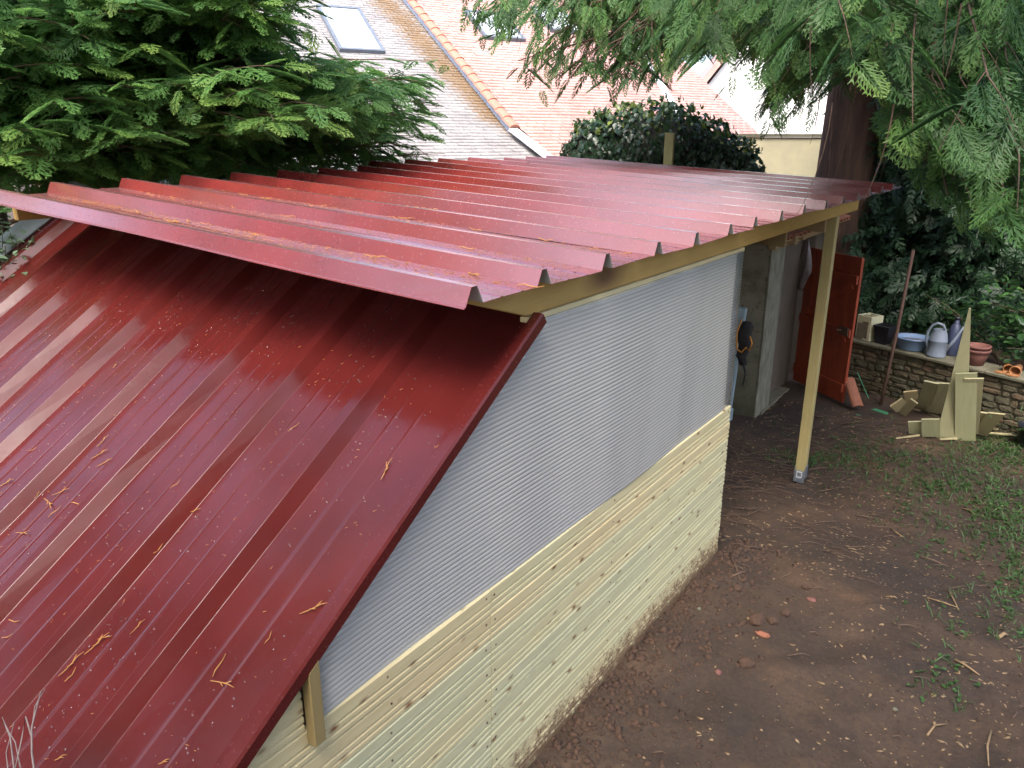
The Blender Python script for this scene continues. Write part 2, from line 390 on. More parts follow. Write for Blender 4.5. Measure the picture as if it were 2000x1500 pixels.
def soil():
    m, n, l, b = new_mat('damp_soil'); b.inputs['Roughness'].default_value = .85
    v = coords(n, l)
    a = N(n, 'ShaderNodeTexNoise', Scale=1.1, Detail=5, Roughness=.6); l.new(v, a.inputs['Vector'])
    f = N(n, 'ShaderNodeTexNoise', Scale=34, Detail=8, Roughness=.75); l.new(v, f.inputs['Vector'])
    s = N(n, 'ShaderNodeTexVoronoi', Scale=46, Randomness=1.0); l.new(v, s.inputs['Vector'])
    r = ramp(n, [(.34, (.033, .022, .016)), (.5, (.050, .032, .021)), (.66, (.088, .053, .031))]); l.new(a.outputs[0], r.inputs[0])
    r2 = ramp(n, [(.3, (.55, .55, .58)), (.6, (1.15, 1.1, 1.05)), (.75, (1.5, 1.35, 1.2))]); l.new(f.outputs[0], r2.inputs[0])
    c = mix(n, l, r.outputs[0], r2.outputs[0], 1.0, 'MULTIPLY')
    sr = ramp(n, [(.08, (1, 1, 1)), (.14, (0, 0, 0))]); l.new(s.outputs['Distance'], sr.inputs[0])
    mm = N(n, 'ShaderNodeTexNoise', Scale=1.7, Detail=2); l.new(v, mm.inputs['Vector'])
    mr = ramp(n, [(.45, (0, 0, 0)), (.7, (1, 1, 1))]); l.new(mm.outputs[0], mr.inputs[0])
    c = mix(n, l, c, (.26, .17, .09), mix(n, l, sr.outputs[0], mr.outputs[0], 1.0, 'MULTIPLY'))
    l.new(c, b.inputs['Base Color']); bump(n, l, b, f.outputs[0], .6, .010); return m
M['soil'] = soil()
tag(fast_mesh('ground', V, quads=Q, mat=M['soil'], smooth=True), kind='structure')

# ------------------------------------------------------------------ neighbouring house (roofs far behind)
def plane_basis(Q0, al, th):
    a = R(YAW+al); t = R(th)
    e = Vector((math.cos(a), math.sin(a), 0)); u = Vector((-math.sin(a)*math.cos(t), math.cos(a)*math.cos(t), math.sin(t)))
    return Q0, e, u, e.cross(u)
def on_plane(pl, u, v):
    Q0, e, up, n = pl; d = ray(u, v); t = (Q0-CAM).dot(n)/d.dot(n); P = CAM+d*t
    return (P-Q0).dot(e), (P-Q0).dot(up)
def roof_mat(name, c1, c2, c3, moss=None):
    m, n, l, b = new_mat(name); b.inputs['Roughness'].default_value = .75
    v = coords(n, l); t = N(n, 'ShaderNodeTexNoise', Scale=2.0, Detail=6, Roughness=.65); l.new(v, t.inputs['Vector'])
    f = N(n, 'ShaderNodeTexNoise', Scale=22, Detail=3); l.new(v, f.inputs['Vector'])
    r = ramp(n, [(.3, c1), (.5, c2), (.7, c3)]); l.new(t.outputs[0], r.inputs[0])
    r2 = ramp(n, [(.3, (.8, .8, .8)), (.7, (1.1, 1.1, 1.1))]); l.new(f.outputs[0], r2.inputs[0])
    c = mix(n, l, r.outputs[0], r2.outputs[0], 1.0, 'MULTIPLY')
    if moss:
        at = n.new('ShaderNodeAttribute'); at.attribute_name = 'tone'
        mz = n.new('ShaderNodeMath'); mz.operation = 'MULTIPLY'; l.new(at.outputs['Fac'], mz.inputs[0]); l.new(f.outputs[0], mz.inputs[1])
        mr = ramp(n, [(.18, (0, 0, 0)), (.5, (1, 1, 1))]); l.new(mz.outputs[0], mr.inputs[0])
        c = mix(n, l, c, moss, mr.outputs[0])
    l.new(c, b.inputs['Base Color']); return m
M['roofA'] = roof_mat('weathered_grey_tiles', (.22, .205, .21), (.29, .275, .28), (.35, .345, .355), moss=(.19, .125, .07))
M['roofB'] = roof_mat('pale_clay_tiles', (.42, .235, .205), (.48, .28, .25), (.53, .34, .305))
def courses(name, pl, srange, t0, t1, pitch, mat, parent, seg=.22, depth=.022, tone=None, off=0.0):
    """overlapping rows of tiles: every tile a slightly tilted slab with its own edge"""
    Q0, e, u, n = pl; V = []; Qd = []; T = []
    t = t0; k = 0
    while t < t1:
        a, b = srange(t)
        if b > a:
            s = a+(-seg/2 if k % 2 else 0)
            while s < b:
                s0, s1 = max(s, a), min(s+seg-.008, b)
                if s1-s0 > .02:
                    h = depth*(1+.35*rnd.uniform(-1, 1)); base = len(V)
                    P = lambda ss, tt, hh: Q0+e*ss+u*tt+n*(hh+off)
                    V += [P(s0, t-.012, h), P(s1, t-.012, h), P(s1, t+pitch, .002), P(s0, t+pitch, .002), P(s0, t-.012, -.01), P(s1, t-.012, -.01)]
                    Qd += [(base, base+1, base+2, base+3), (base+4, base+5, base+1, base)]
                    T += [0 if tone is None else tone(s0, t)]*6
                s += seg
        t += pitch; k += 1
    return tag(fast_mesh(name, np.array([tuple(p) for p in V]), quads=Qd, mat=mat, parent=parent, attr=T), kind='stuff')
house = empty('tiled_house', at_dist(1065, 302, 16)-Vector((0, 0, 5)), 'neighbouring house behind the shed with a grey tiled roof and a pink tiled roof', 'house')
PA = plane_basis(at_dist(1065, 302, 16.0), 28, 33); PB = plane_basis(at_dist(1065, 300, 15.7), 30, 33)
edgeA = [on_plane(PA, 780, 0), on_plane(PA, 1000, 250), on_plane(PA, 1065, 302)]
def interp(pts, t):
    pts = sorted(pts, key=lambda p: p[1])
    if t <= pts[0][1]: a, b = pts[0], pts[1]
    elif t >= pts[-1][1]: a, b = pts[-2], pts[-1]
    else:
        for a, b in zip(pts, pts[1:]):
            if a[1] <= t <= b[1]: break
    return a[0]+(b[0]-a[0])*(t-a[1])/(b[1]-a[1])
win_a = (-3.12, -2.27, 3.75, 5.55)
courses('roof_tiles', PA, lambda t: (-7.5, interp(edgeA, t)+.35), -1.2, 9.5, .108, M['roofA'], house,
        tone=lambda s, t: max(0, 1.1-abs(s-(interp(edgeA, t)-.25-.05*t))*1.6)*(1 if t > .6 else max(0, t/.6))*min(1, max(0, (t-.3)))+.25*rnd.random())
edgeB = [on_plane(PB, 800, -14), on_plane(PB, 998, 236), on_plane(PB, 1068, 300)]
courses('roof_tiles', PB, lambda t: (interp(edgeB, t), 6.5), -1.2, 9.5, .118, M['roofB'], house)
# structure below the tiles
def slab(pl, s0, s1, t0, t1, d0, d1, name, mat, parent):
    Q0, e, u, n = pl; m = MB(); vs = [Q0+e*s+u*t+n*d for d in (d0, d1) for (s, t) in ((s0, t0), (s1, t0), (s1, t1), (s0, t1))]
    m.add(vs, [(0, 3, 2, 1), (4, 5, 6, 7), (0, 1, 5, 4), (1, 2, 6, 5), (2, 3, 7, 6), (3, 0, 4, 7)]); return m.build(name, mat, parent)
slab(PA, -7.5, .2, -1.2, 9.5, -.16, -.03, 'roof_deck', M['dark_frame'], house)
# rake: bargeboard, then one tile after the other down the edge of the pink roof
Q0, e, u, n = PB
def pb(u_, v_, h=0):
    s, t = on_plane(PB, u_, v_); return Q0+e*s+u*t+n*h
r0, r1 = pb(775, -30), pb(1003, 252)
d = (r0-r1).normalized(); w = d.cross(n).normalized()
mb = MB(); mb.extrude([n*-.02-w*.0, n*-.02+w*.03, n*-.26+w*.03, n*-.26-w*.0], r1+d*.1, r0+d*1.5); mb.build('bargeboard', M['bargeboard'], house)
mb = MB(); mb.extrude([n*-.26+w*.0, n*-.26+w*.02, n*-.34+w*.02, n*-.34+w*.0], r1+d*1.0-w*.04, r0+d*1.5-w*.04); mb.build('rake_shadow_strip', M['dark_frame'], house)  # dark strip standing in for the shadow below the bargeboard
L = (r0-r1).length+1.0; k = 22; step = L/k; tile_me = None
prof = []
for i in range(7):
    a = math.pi*i/6; prof.append((math.cos(a)*.13, math.sin(a)*.07))
for i in range(k):
    c0 = r1+d*(step*i-.02)+n*(.045); c1 = r1+d*(step*(i+1)+.03)+n*.02
    m = MB(); ps = [w*(-x*.9)+n*z for x, z in prof]
    ps = [p-w*.06 for p in ps]+[w*.075-n*.10, w*.05-n*.10] if False else [p for p in ps]
    m.extrude(ps+[n*(-.09)+w*(-.11), ][:0]+[], c0, c1); m.extrude([w*.12+n*.0, w*.14+n*.0, w*.14-n*.12, w*.12-n*.12], c0, c1)
    m.build('rake_tile', M['tile_red'], house)
# valley below the rake
v0, v1 = pb(1000, 252, .03), pb(1066, 303, .03)
dd = (v1-v0).normalized(); ww = dd.cross(n).normalized()
mb = MB(); mb.extrude([ww*.10, ww*-.10, ww*-.10-n*.05, ww*.10-n*.05], v0, v1+dd*1.6); mb.build('valley_flashing', M['white_frame'], house)
# skylights
def skylight(pl, s0, s1, t0, t1, tilt=0):
    Q0, e, u, n = pl; f = MB(); b = .07
    def q(s, t, h): return Q0+e*s+u*t+n*h
    for (a, b_, c, d_) in ((s0-b, s0, t0-b, t1+b), (s1, s1+b, t0-b, t1+b), (s0, s1, t0-b, t0), (s0, s1, t1, t1+b)):
        vs = [q(s, t, h) for h in (.0, .1) for (s, t) in ((a, c), (b_, c), (b_, d_), (a, d_))]
        f.add(vs, [(0, 3, 2, 1), (4, 5, 6, 7), (0, 1, 5, 4), (1, 2, 6, 5), (2, 3, 7, 6), (3, 0, 4, 7)])
    fr = f.build('skylight_frame', M['dark_frame'], house)
    g = MB(); vs = [q(s, t, h) for h in (.04, .075) for (s, t) in ((s0, t0), (s1, t0), (s1, t1), (s0, t1))]
    g.add(vs, [(0, 3, 2, 1), (4, 5, 6, 7), (0, 1, 5, 4), (1, 2, 6, 5), (2, 3, 7, 6), (3, 0, 4, 7)]); g.build('skylight_pane', M['glass'], fr)
skylight(PA, *win_a)
s0, t0 = on_plane(PB, 950, 76); s1, t1 = on_plane(PB, 1012, 84)
skylight(PB, s0, s0+.95, t0, t0+1.15)
s0, t0 = on_plane(PB, 1078, 62)
skylight(PB, s0, s0+.85, t0, t0+1.1)
# pale rake board on the right of the pink roof
a = pb(1262, 120, .05); b = pb(1328, 232, .05); dd = (a-b).normalized(); ww = dd.cross(n).normalized()
mb = MB(); mb.extrude([ww*.09, ww*-.09, ww*-.09-n*.08, ww*.09-n*.08], b-dd*.8, a+dd*2.5); mb.build('rake_board', M['white_frame'], house)
# walls under the roofs
for pl, s0, s1 in ((PA, -7.2, .1), (PB, .2, 6.2)):
    Q0, e, u, n = pl; h = Vector((u.x, u.y, 0)).normalized(); m = MB()
    rot = Matrix((( e.x, h.x, 0), (e.y, h.y, 0), (0, 0, 1)))
    c = Q0+e*(s0+s1)/2+h*4.2; zt = Q0.z-.55
    m.box((c.x, c.y, zt/2-.3), (s1-s0, 8.8, zt+.6), rot); m.build('house_wall', M['white_wall'], house)
# second house: a bright rendered gable
wh = empty('white_house', on_axis(1470, 260, 1, 27), 'white rendered house wall seen through the gap left of the big tree trunk', 'house')
m = MB(); cx, cy = wh.location.x, wh.location.y
rot = Matrix.Rotation(R(28), 3, 'Z')
zt = on_axis(1400, 150, 1, 27).z
pa = on_axis(1300, 262, 1, 27); 
prof = [(-6.4, -3), (3.6, -3), (3.6, 4.2), (-1.5, 7.4), (-6.4, 1.5)]
prof = [(-3.0, -3), (4.2, -3), (4.2, 4.6), (.6, 7.6), (-3.0, 2.9)]
m.extrude([rot @ Vector((x, 0, z)) for x, z in prof], (cx, cy, 0), (cx-2.8, cy+5.3, 0)); m.build('house_wall', M['white_wall'], wh)
m = MB()
m.extrude([rot @ Vector((x, 0, z)) for x, z in [(-3.25, 2.72), (.6, 7.74), (4.5, 4.55), (4.5, 4.75), (.6, 7.98), (-3.4, 2.85)]], (cx+.15, cy-.3, 0), (cx-2.9, cy+5.5, 0)); m.build('roof', M['roofB'], wh)
# low cream wall
g0 = on_axis(1425, 330, 1, 17.0); g1 = on_axis(1640, 330, 1, 18.2)
cw = empty('cream_garden_wall', (g0.x, g0.y, 0), 'cream rendered garden wall behind the ivy, left of the big trunk', 'wall')
m = MB(); dv = Vector((g1.x-g0.x, g1.y-g0.y, 0)); L = dv.length; dv.normalize(); nn = Vector((dv.y, -dv.x, 0))
m.extrude([nn*-.1+Vector((0, 0, -.6)), nn*.1+Vector((0, 0, -.6)), nn*.1+Vector((0, 0, 3.02)), nn*-.1+Vector((0, 0, 3.02))], (g0.x, g0.y, 0)-dv*.2 if False else Vector((g0.x, g0.y, 0)), Vector((g0.x, g0.y, 0))+dv*L)
m.build('rendered_face', M['cream_wall'], cw)
m = MB(); m.extrude([nn*-.15+Vector((0, 0, 3.023)), nn*.15+Vector((0, 0, 3.023)), nn*.15+Vector((0, 0, 3.09)), nn*-.15+Vector((0, 0, 3.09))], Vector((g0.x, g0.y, 0)), Vector((g0.x, g0.y, 0))+dv*L)
m.build('coping', M['coping'], cw)

# ------------------------------------------------------------------ the shed
shed = empty('lean_to_shed', (0, 5.0, 0), 'new lean-to shed with dark red ribbed metal roofs, plank and polycarbonate side wall', 'shed')
# --- upper roof (ribs run in x)
RIB_Y = [2.03, 2.47, 2.98, 3.48, 3.96, 4.47, 4.98, 5.53, 6.10, 6.67, 7.25, 7.82, 8.41, 9.01, 9.62]
YF = 10.22
SL = -.054
def zroof(x): return 2.452+SL*(x-.1)
def left_x(y): return -3.72-.105*(y-2.0)
def upper_sheet(y0, y1, ribs, jr, lift=0.0, xl=None, xr=None, name='roof_sheet', lip=False):
    prof = []                                                   # (y, h)
    if lip: prof += [(y0-.004, -.006), (y0, 0)]
    else: prof += [(y0, 0)]
    for r in ribs:
        prof += [(r-.05, 0), (r-.017, .066), (r+.017, .066), (r+.05, 0)]
        nx_ = [q for q in ribs+[y1+.0] if q > r+.01]
        nxt = nx_[0] if nx_ else y1
        gap = nxt-r
        if gap > .3:
            for f in (.36, .66):
                prof += [(r+gap*f-.012, 0), (r+gap*f, .004), (r+gap*f+.012, 0)]
    if prof[-1][0] < y1-.005: prof.append((y1, 0))
    prof = [p for i, p in enumerate(prof) if i == 0 or p[0] > prof[i-1][0]-1e-6]
    nseg = 14; V = []; 
    for i in range(nseg+1):
        f = i/nseg
        for (y, h) in prof:
            a = (left_x(y) if xl is None else xl); b = (.10+jr if xr is None else xr)
            x = a+(b-a)*f
            wav = .004*math.sin(f*9+y*5+jr*99)*(0 if h > .03 else 1)
            V.append((x, y, zroof(x)+h+lift+wav))
    k = len(prof); Qd = [(i*k+j, (i+1)*k+j, (i+1)*k+j+1, i*k+j+1) for i in range(nseg) for j in range(k-1)]
    me = bpy.data.meshes.new(name); me.from_pydata(V, [], Qd); me.update()
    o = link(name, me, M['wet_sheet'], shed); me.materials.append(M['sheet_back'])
    so = o.modifiers.new('thickness', 'SOLIDIFY'); so.thickness = .0025; so.offset = -1; so.material_offset = 1; so.material_offset_rim = 0
    bv = o.modifiers.new('soft', 'BEVEL'); bv.width = .0025; bv.segments = 1; bv.limit_method = 'ANGLE'; bv.angle_limit = R(25)
    return o
cuts = [(0, 3, .0), (3, 6, .012), (6, 9, -.008), (9, 12, .01), (12, 15, -.006)]
for i, (a, b, jr) in enumerate(cuts):
    y0 = RIB_Y[a]-.052 if a == 0 else RIB_Y[a]-.062; y1 = (RIB_Y[b]-.066) if b < 15 else YF
    if a == 0: y0 = 1.975
    upper_sheet(y0, y1, RIB_Y[a:b], jr, 0, lip=(a == 0))
upper_sheet(RIB_Y[8]-.07, RIB_Y[11]+.09, RIB_Y[8:12], 0, .007, xl=-4.52, xr=-3.62)   # short sheet lapped over the left edge
# --- lower steep roof (ribs run down the slope)
def zs(y): return 2.27+.65*(y-2.5)
SN = Vector((0, -.65, 1)).normalized(); SU = Vector((0, 1, .65)).normalized()
Y_TOP, Y_BOT = 2.62, .12
def steep_sheet(x0, x1, ribs, lift=0.0, ytop=Y_TOP):
    prof = [(x0, 0)]
    for r in ribs:                                              # r = foot of the right-hand flank
        prof += [(r-.135, 0), (r-.095, .05), (r-.045, .05), (r, 0)]
        for f in (.12, .23): prof += [(r+f-.010, 0), (r+f, .0014), (r+f+.010, 0)]
    prof.append((x1, 0)); prof = sorted(prof)
    nseg = 10; V = []
    for i in range(nseg+1):
        y = Y_BOT+(ytop-Y_BOT)*i/nseg
        for x, h in prof:
            wv = .003*math.sin(i*1.1+x*7)*(0 if h > .03 else 1)
            p = Vector((x, y, zs(y)))+SN*(h+lift+wv); V.append(tuple(p))
    k = len(prof); Qd = [(i*k+j, i*k+j+1, (i+1)*k+j+1, (i+1)*k+j) for i in range(nseg) for j in range(k-1)]
    me = bpy.data.meshes.new('lower_roof_sheet'); me.from_pydata(V, [], Qd); me.update()
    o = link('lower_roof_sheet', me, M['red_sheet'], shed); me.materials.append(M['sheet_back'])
    so = o.modifiers.new('thickness', 'SOLIDIFY'); so.thickness = .0025; so.offset = -1; so.material_offset = 1
    bv = o.modifiers.new('soft', 'BEVEL'); bv.width = .003; bv.segments = 2; bv.limit_method = 'ANGLE'; bv.angle_limit = R(25)
    return o
ribs = [-.42-.463*i for i in range(10)]
steep_sheet(-1.02, .015, ribs[0:2], ytop=2.56); steep_sheet(-1.95, -1.022, ribs[2:4], ytop=2.76); steep_sheet(-2.87, -1.952, ribs[4:6], ytop=2.84)
steep_sheet(-3.80, -2.872, ribs[6:8], ytop=2.88); steep_sheet(-4.68, -3.802, ribs[8:9], ytop=3.02)
# verge trim on the right edge
def trim(prof, mat, name, y0=Y_BOT, y1=2.53, bevel=.004):
    a = Vector((0, y0, zs(y0))); b = Vector((0, y1, zs(y1)))
    m = MB(); m.extrude([Vector((x, 0, 0))+SN*h for x, h in prof], a, b)
    return m.build(name, mat, shed, bevel=bevel)
trim([(-.03, .004), (-.03, .010), (.004, .013), (.012, .032), (.052, .034), (.060, .026), (.060, -.016), (.056, -.016), (.056, .020), (.016, .026), (.006, .007)], M['red_trim'], 'verge_trim', y1=2.545, bevel=0)
trim([(-4.80, .0), (-4.80, .012), (-4.70, .06), (-4.60, .065), (-4.46, .02), (-4.46, .012), (-4.60, .053), (-4.69, .05)], M['zinc'], 'zinc_flashing', y0=2.30, y1=3.05, bevel=0)
# screws of the flashing
for (xx, yy) in ((-4.64, 2.44), (-4.62, 2.66)):
    m = MB(); c = Vector((xx, yy, zs(yy)))+SN*.062; m.tube([c, c+SN*.02], .016, 8); m.build('screw', M['black_plastic'], shed)
def clip_under(o, off=.014):
    """cut a wall piece off along the underside of the steep roof"""
    me = o.data; mw = root_matrix(o); inv = mw.inverted()
    co = inv @ Vector((0, 2.5, 2.27-off)); no = (inv.to_3x3().transposed().inverted() @ SN).normalized()
    bm = bmesh.new(); bm.from_mesh(me)
    r = bmesh.ops.bisect_plane(bm, geom=bm.verts[:]+bm.edges[:]+bm.faces[:], plane_co=co, plane_no=no, clear_outer=True)
    ed = [e for e in bm.edges if e.is_boundary]
    if ed: bmesh.ops.holes_fill(bm, edges=ed)
    bm.to_mesh(me); bm.free(); me.update(); return o
# --- beams, posts, frame
def beam(name, a, b, w, h, mat, bevel=.003):
    a = Vector(a); b = Vector(b); m = MB()
    if abs(b.x-a.x) > abs(b.y-a.y): prof = [Vector((0, -w/2, -h)), Vector((0, w/2, -h)), Vector((0, w/2, 0)), Vector((0, -w/2, 0))]
    else: prof = [Vector((-w/2, 0, -h)), Vector((w/2, 0, -h)), Vector((w/2, 0, 0)), Vector((-w/2, 0, 0))]
    m.extrude(prof, a, b); return m.build(name, mat, shed, bevel=bevel)
m = MB(); m.extrude([Vector((-.045, 2.50, 2.312)), Vector((0, 2.50, 2.312)), Vector((0, 2.07, 2.443)), Vector((-.045, 2.07, 2.446))], (0, 0, 0), (0, 1, 0))
for i_ in (4, 5, 6, 7): m.v[i_] = (m.v[i_][0], 8.42, m.v[i_][2])
m.build('fascia_beam', M['fascia'], shed, bevel=.004)
m = MB(); m.extrude([Vector((-.03, 0, 2.287)), Vector((.008, 0, 2.287)), Vector((.008, 0, 2.309)), Vector((-.03, 0, 2.309))], (0, 2.49, 0), (0, 5.06, 0)); m.build('top_batten', M['batten'], shed, bevel=.002)
beam('back_beam', (-3.75, 2.2, zroof(-3.75)-.01), (-3.75, 9.9, zroof(-3.75)-.01), .06, .15, M['fascia'])
beam('middle_beam', (-1.9, 2.7, zroof(-1.9)-.01), (-1.9, 9.9, zroof(-1.9)-.01), .06, .15, M['fascia'])
for y in (2.75, 3.9, 5.0, 6.2, 7.4):
    m = MB(); m.extrude([Vector((0, -.025, -.165)), Vector((0, .025, -.165)), Vector((0, .025, -.16)), Vector((0, -.025, -.16))], (-3.7, y, zroof(-3.7)), (-.05, y, zroof(-.05)))
    m = MB(); m.extrude([Vector((0, -.025, -.28)), Vector((0, .025, -.28)), Vector((0, .025, -.165)), Vector((0, -.025, -.165))], (-3.7, y, zroof(-3.7)), (-.05, y, zroof(-.05))); m.build('rafter', M['dark_wood'], shed)
def post(x, y, z0, z1, w=.095):
    m = MB(); m.box((x, y, (z0+.13+z1)/2), (w, w, z1-z0-.13)); o = m.build('post', M['post'], shed, bevel=.004)
    b = MB()                                                    # U-shaped steel foot
    b.box((x, y, z0+.125), (w+.012, w+.012, .006)); b.box((x+w/2+.004, y, z0+.19), (.005, w+.01, .13)); b.box((x-w/2-.004, y, z0+.19), (.005, w+.01, .13))
    b.box((x, y-w/2-.004, z0+.15), (w+.012, .005, .13)); b.box((x, y, z0-.02), (.03, .03, .28))
    b.build('post_foot', M['galv'], o)
    f = MB(); 
    for dz in (.05, -.01):
        f.box((x, y-w/2-.009, z0+.15+dz), (.05, .004, .008))
    for dx in (-.024, .024): f.box((x+dx, y-w/2-.009, z0+.17), (.006, .004, .06))
    f.build('post_foot_sticker', M['white'], o)
    return o
post(-.045, 7.62, -.47, 2.31)
for (x, y, z0) in ((-3.75, 9.3, -.45), (-3.75, 5.0, -.05), (-3.75, 7.2, -.45)): post(x, y, z0, zroof(x)-.16, .09)
for (x, y) in ((-.11, 1.6), (-.11, 3.3), (-.11, 4.96)):
    z1 = min(2.28, zs(y)-.04) if y < 2.4 else 2.28
    m = MB(); m.box((x, y, (z1-.05)/2), (.07, .07, z1+.05)); m.build('stud', M['post'], shed)
# --- plank wall: each board its own piece, tongue-and-groove with three grooves
PH = .1245; PT = .021
gp = []
for zc in (.0, .030, .060):                                     # V grooves near the lower part of each board
    gp += [(PT-.0, zc+.000)] if False else []
pp = [(0, 0), (PT-.011, .0), (PT, .006), (PT, .023), (PT-.009, .028), (PT-.009, .031), (PT, .037), (PT, .054), (PT-.009, .059), (PT-.009, .062), (PT, .068), (PT, PH-.008), (PT-.011, PH-.0005), (0, PH-.0005)]
def plank(y0, y1, z):
    m = MB(); m.extrude([Vector((x, 0, zz)) for x, zz in pp], (0, 0, 0), (0, y1-y0, 0))
    me = m.mesh('plank'); me.materials.append(M['pale_board'])
    o = bpy.data.objects.new('plank', me); col.objects.link(o); o.parent = shed; o.matrix_parent_inverse = root_matrix(shed).inverted()
    o.location = (rnd.uniform(-.0015, .0015), y0, z)
    if zs(y0) < z+PH+.02: clip_under(o)
    return o
for i in range(11):
    z = 1.2-PH*(i+1)
    far = 5.045+rnd.uniform(-.008, .006)
    yj = 2.205+rnd.uniform(-.004, .004)
    near = .15
    plank(near, yj-.0015, z); plank(yj+.0015, far, z)
for i in range(2):                                              # boards that go on up under the steep roof, left of the batten
    plank(.9, 1.222, 1.2+PH*i)
m = MB(); m.box((PT+.02, 1.25, 1.36), (.04, .045, .42)); clip_under(m.build('corner_batten', M['olive_wood'], shed, bevel=.003))
m = MB(); m.box((-.02, 5.035, 1.2), (.035, .03, 2.2)); m.build('end_batten', M['batten'], shed, bevel=.002)
nl_ = MB()
for i in range(10):
    for dy in (-.035, .03):
        c = (PT+.0005, 2.205+dy+rnd.uniform(-.006, .006), 1.2-PH*(i+.28)+rnd.uniform(-.01, .01)); nl_.box(c, (.004, .008, .008))
    for yy in (5.0, 3.3, 1.6):
        nl_.box((PT+.0005, yy+rnd.uniform(-.01, .01), 1.2-PH*(i+.28)), (.004, .007, .007))
tag(nl_.build('nail_heads', M['rust'], shed), kind='stuff')
# --- fluted polycarbonate sheet
FL = .0208; nf = int((2.287-1.197)/FL); V = []; 
zsamp = []
for i in range(nf+1):
    for (dz, dx) in ((0, 0.0), (.1*FL, .0009), (.3*FL, .0017), (.5*FL, .0020), (.7*FL, .0017), (.9*FL, .0009)):
        z = 1.197+i*FL+dz
        if z < 2.287: zsamp.append((z, .016+dx))
ys = np.linspace(1.275, 5.05, 26)
F = []
k = len(zsamp)
for iy, y in enumerate(ys):
    for z, x in zsamp:
        bow = .006*math.sin(y*2.3)+.003*math.sin(y*5.1+z*2)
        V.append((x+bow, y, z))
nb = len(V)
for iy, y in enumerate(ys):
    for z in (1.197, 2.287):
        V.append((.0+.006*math.sin(y*2.3), y, z))
for iy in range(len(ys)-1):
    for j in range(k-1):
        F.append((iy*k+j, (iy+1)*k+j, (iy+1)*k+j+1, iy*k+j+1))
    b0 = nb+iy*2; F.append((b0, b0+1, b0+3, b0+2))
    F.append((iy*k, b0, b0+2, (iy+1)*k)); F.append((iy*k+k-1, (iy+1)*k+k-1, b0+3, b0+1))
F.append(tuple([nb, nb+1]+[k-1-j for j in range(k)])[::-1]); e0 = (len(ys)-1)*k; F.append(tuple([nb+2*(len(ys)-1)+1, nb+2*(len(ys)-1)]+[e0+j for j in range(k)])[::-1])
me = bpy.data.meshes.new('polycarbonate_sheet'); me.from_pydata(V, [], F); me.update()
bm = bmesh.new(); bm.from_mesh(me); bmesh.ops.recalc_face_normals(bm, faces=bm.faces)
for f_ in bm.faces: f_.smooth = abs(f_.normal.x) > .3 and f_.normal.x > 0 and len(f_.verts) == 4
bm.to_mesh(me); bm.free()
clip_under(link('polycarbonate_sheet', me, M['poly'], shed))
# --- other walls of the shed (plain boards, out of sight but real)
for i in range(19):
    z = .02+.125*i
    m = MB(); m.box((-1.95, 5.03, z+.06), (3.7, .02, .122)); m.build('back_plank', M['pale_board'], shed)
for i in range(20):
    z = .02+.125*i
    y0 = 1.2 if z < 1.3 else 1.2+(z-1.3)/.65*1.0+.15
    m = MB(); m.box((-3.8, (y0+5.0)/2, z+.06), (.02, 5.0-y0, .122)); m.build('left_plank', M['pale_board'], shed)
# fascia nails / dents: two knots of resin are in the material
# --- water beads on the painted sheets
def droplets(name, pts, nrm, rad, mat):
    n0 = len(pts); ang = np.arange(6)*math.pi/3
    nrm = np.array(nrm); t = np.cross(nrm, [0.3, 1, .2]); t /= np.linalg.norm(t); b = np.cross(nrm, t)
    ring = [(math.cos(a), math.sin(a)) for a in ang]
    loc = [(c*1.0, s*1.0, 0) for c, s in ring]+[(c*.7, s*.7, .38) for c, s in ring]+[(0, 0, .52)]
    loc = np.array(loc); P = np.array(pts)[:, None, :]; rr = np.array(rad)[:, None, None]
    st = 1+rng.random((n0, 1, 1))*.6
    W = (loc[None, :, 0:1]*t*st+loc[None, :, 1:2]*b+loc[None, :, 2:3]*nrm)*rr+P
    q = []; tr = []
    for i in range(6):
        q.append((i, (i+1) % 6, 6+(i+1) % 6, 6+i)); tr.append((6+i, 6+(i+1) % 6, 12))
    q = (np.array(q)[None]+(np.arange(n0)*13)[:, None, None]).reshape(-1, 4); tr = (np.array(tr)[None]+(np.arange(n0)*13)[:, None, None]).reshape(-1, 3)
    return tag(fast_mesh(name, W.reshape(-1, 3), quads=q, tris=tr, mat=mat, parent=shed, smooth=True), kind='stuff')
m_, n_, l_, b_ = new_mat('water_bead'); b_.inputs['Base Color'].default_value = (.40, .22, .22, 1); b_.inputs['Roughness'].default_value = .03; b_.inputs['Specular IOR Level'].default_value = .7
b_.inputs['Transmission Weight'].default_value = .75; b_.inputs['IOR'].default_value = 1.33
M['bead'] = m_
pts = []; rad = []
while len(pts) < 3600:
    x = rnd.uniform(-3.6, .0); y = rnd.uniform(.3, 2.5)
    if fbm(np.array(x*3.), np.array(y*3.), 2) < rnd.uniform(-.25, .12): continue
    if any(r-.14 < x < r+.005 for r in ribs): continue
    pts.append(tuple(Vector((x, y, zs(y)))+SN*.001)); rad.append(.0012+.0035*rnd.random()**2.5)
droplets('water_beads', pts, tuple(SN), rad, M['bead'])
pts = []; rad = []
while len(pts) < 4200:
    y = 1.99+rnd.random()**1.7*5; x = rnd.uniform(-3.6, .1)
    if any(abs(y-r) < .055 for r in RIB_Y): continue
    pts.append((x, y, zroof(x)+.001)); rad.append(.0015+.004*rnd.random()**2)
droplets('water_beads', pts, (0.054, 0, 1), rad, M['bead'])

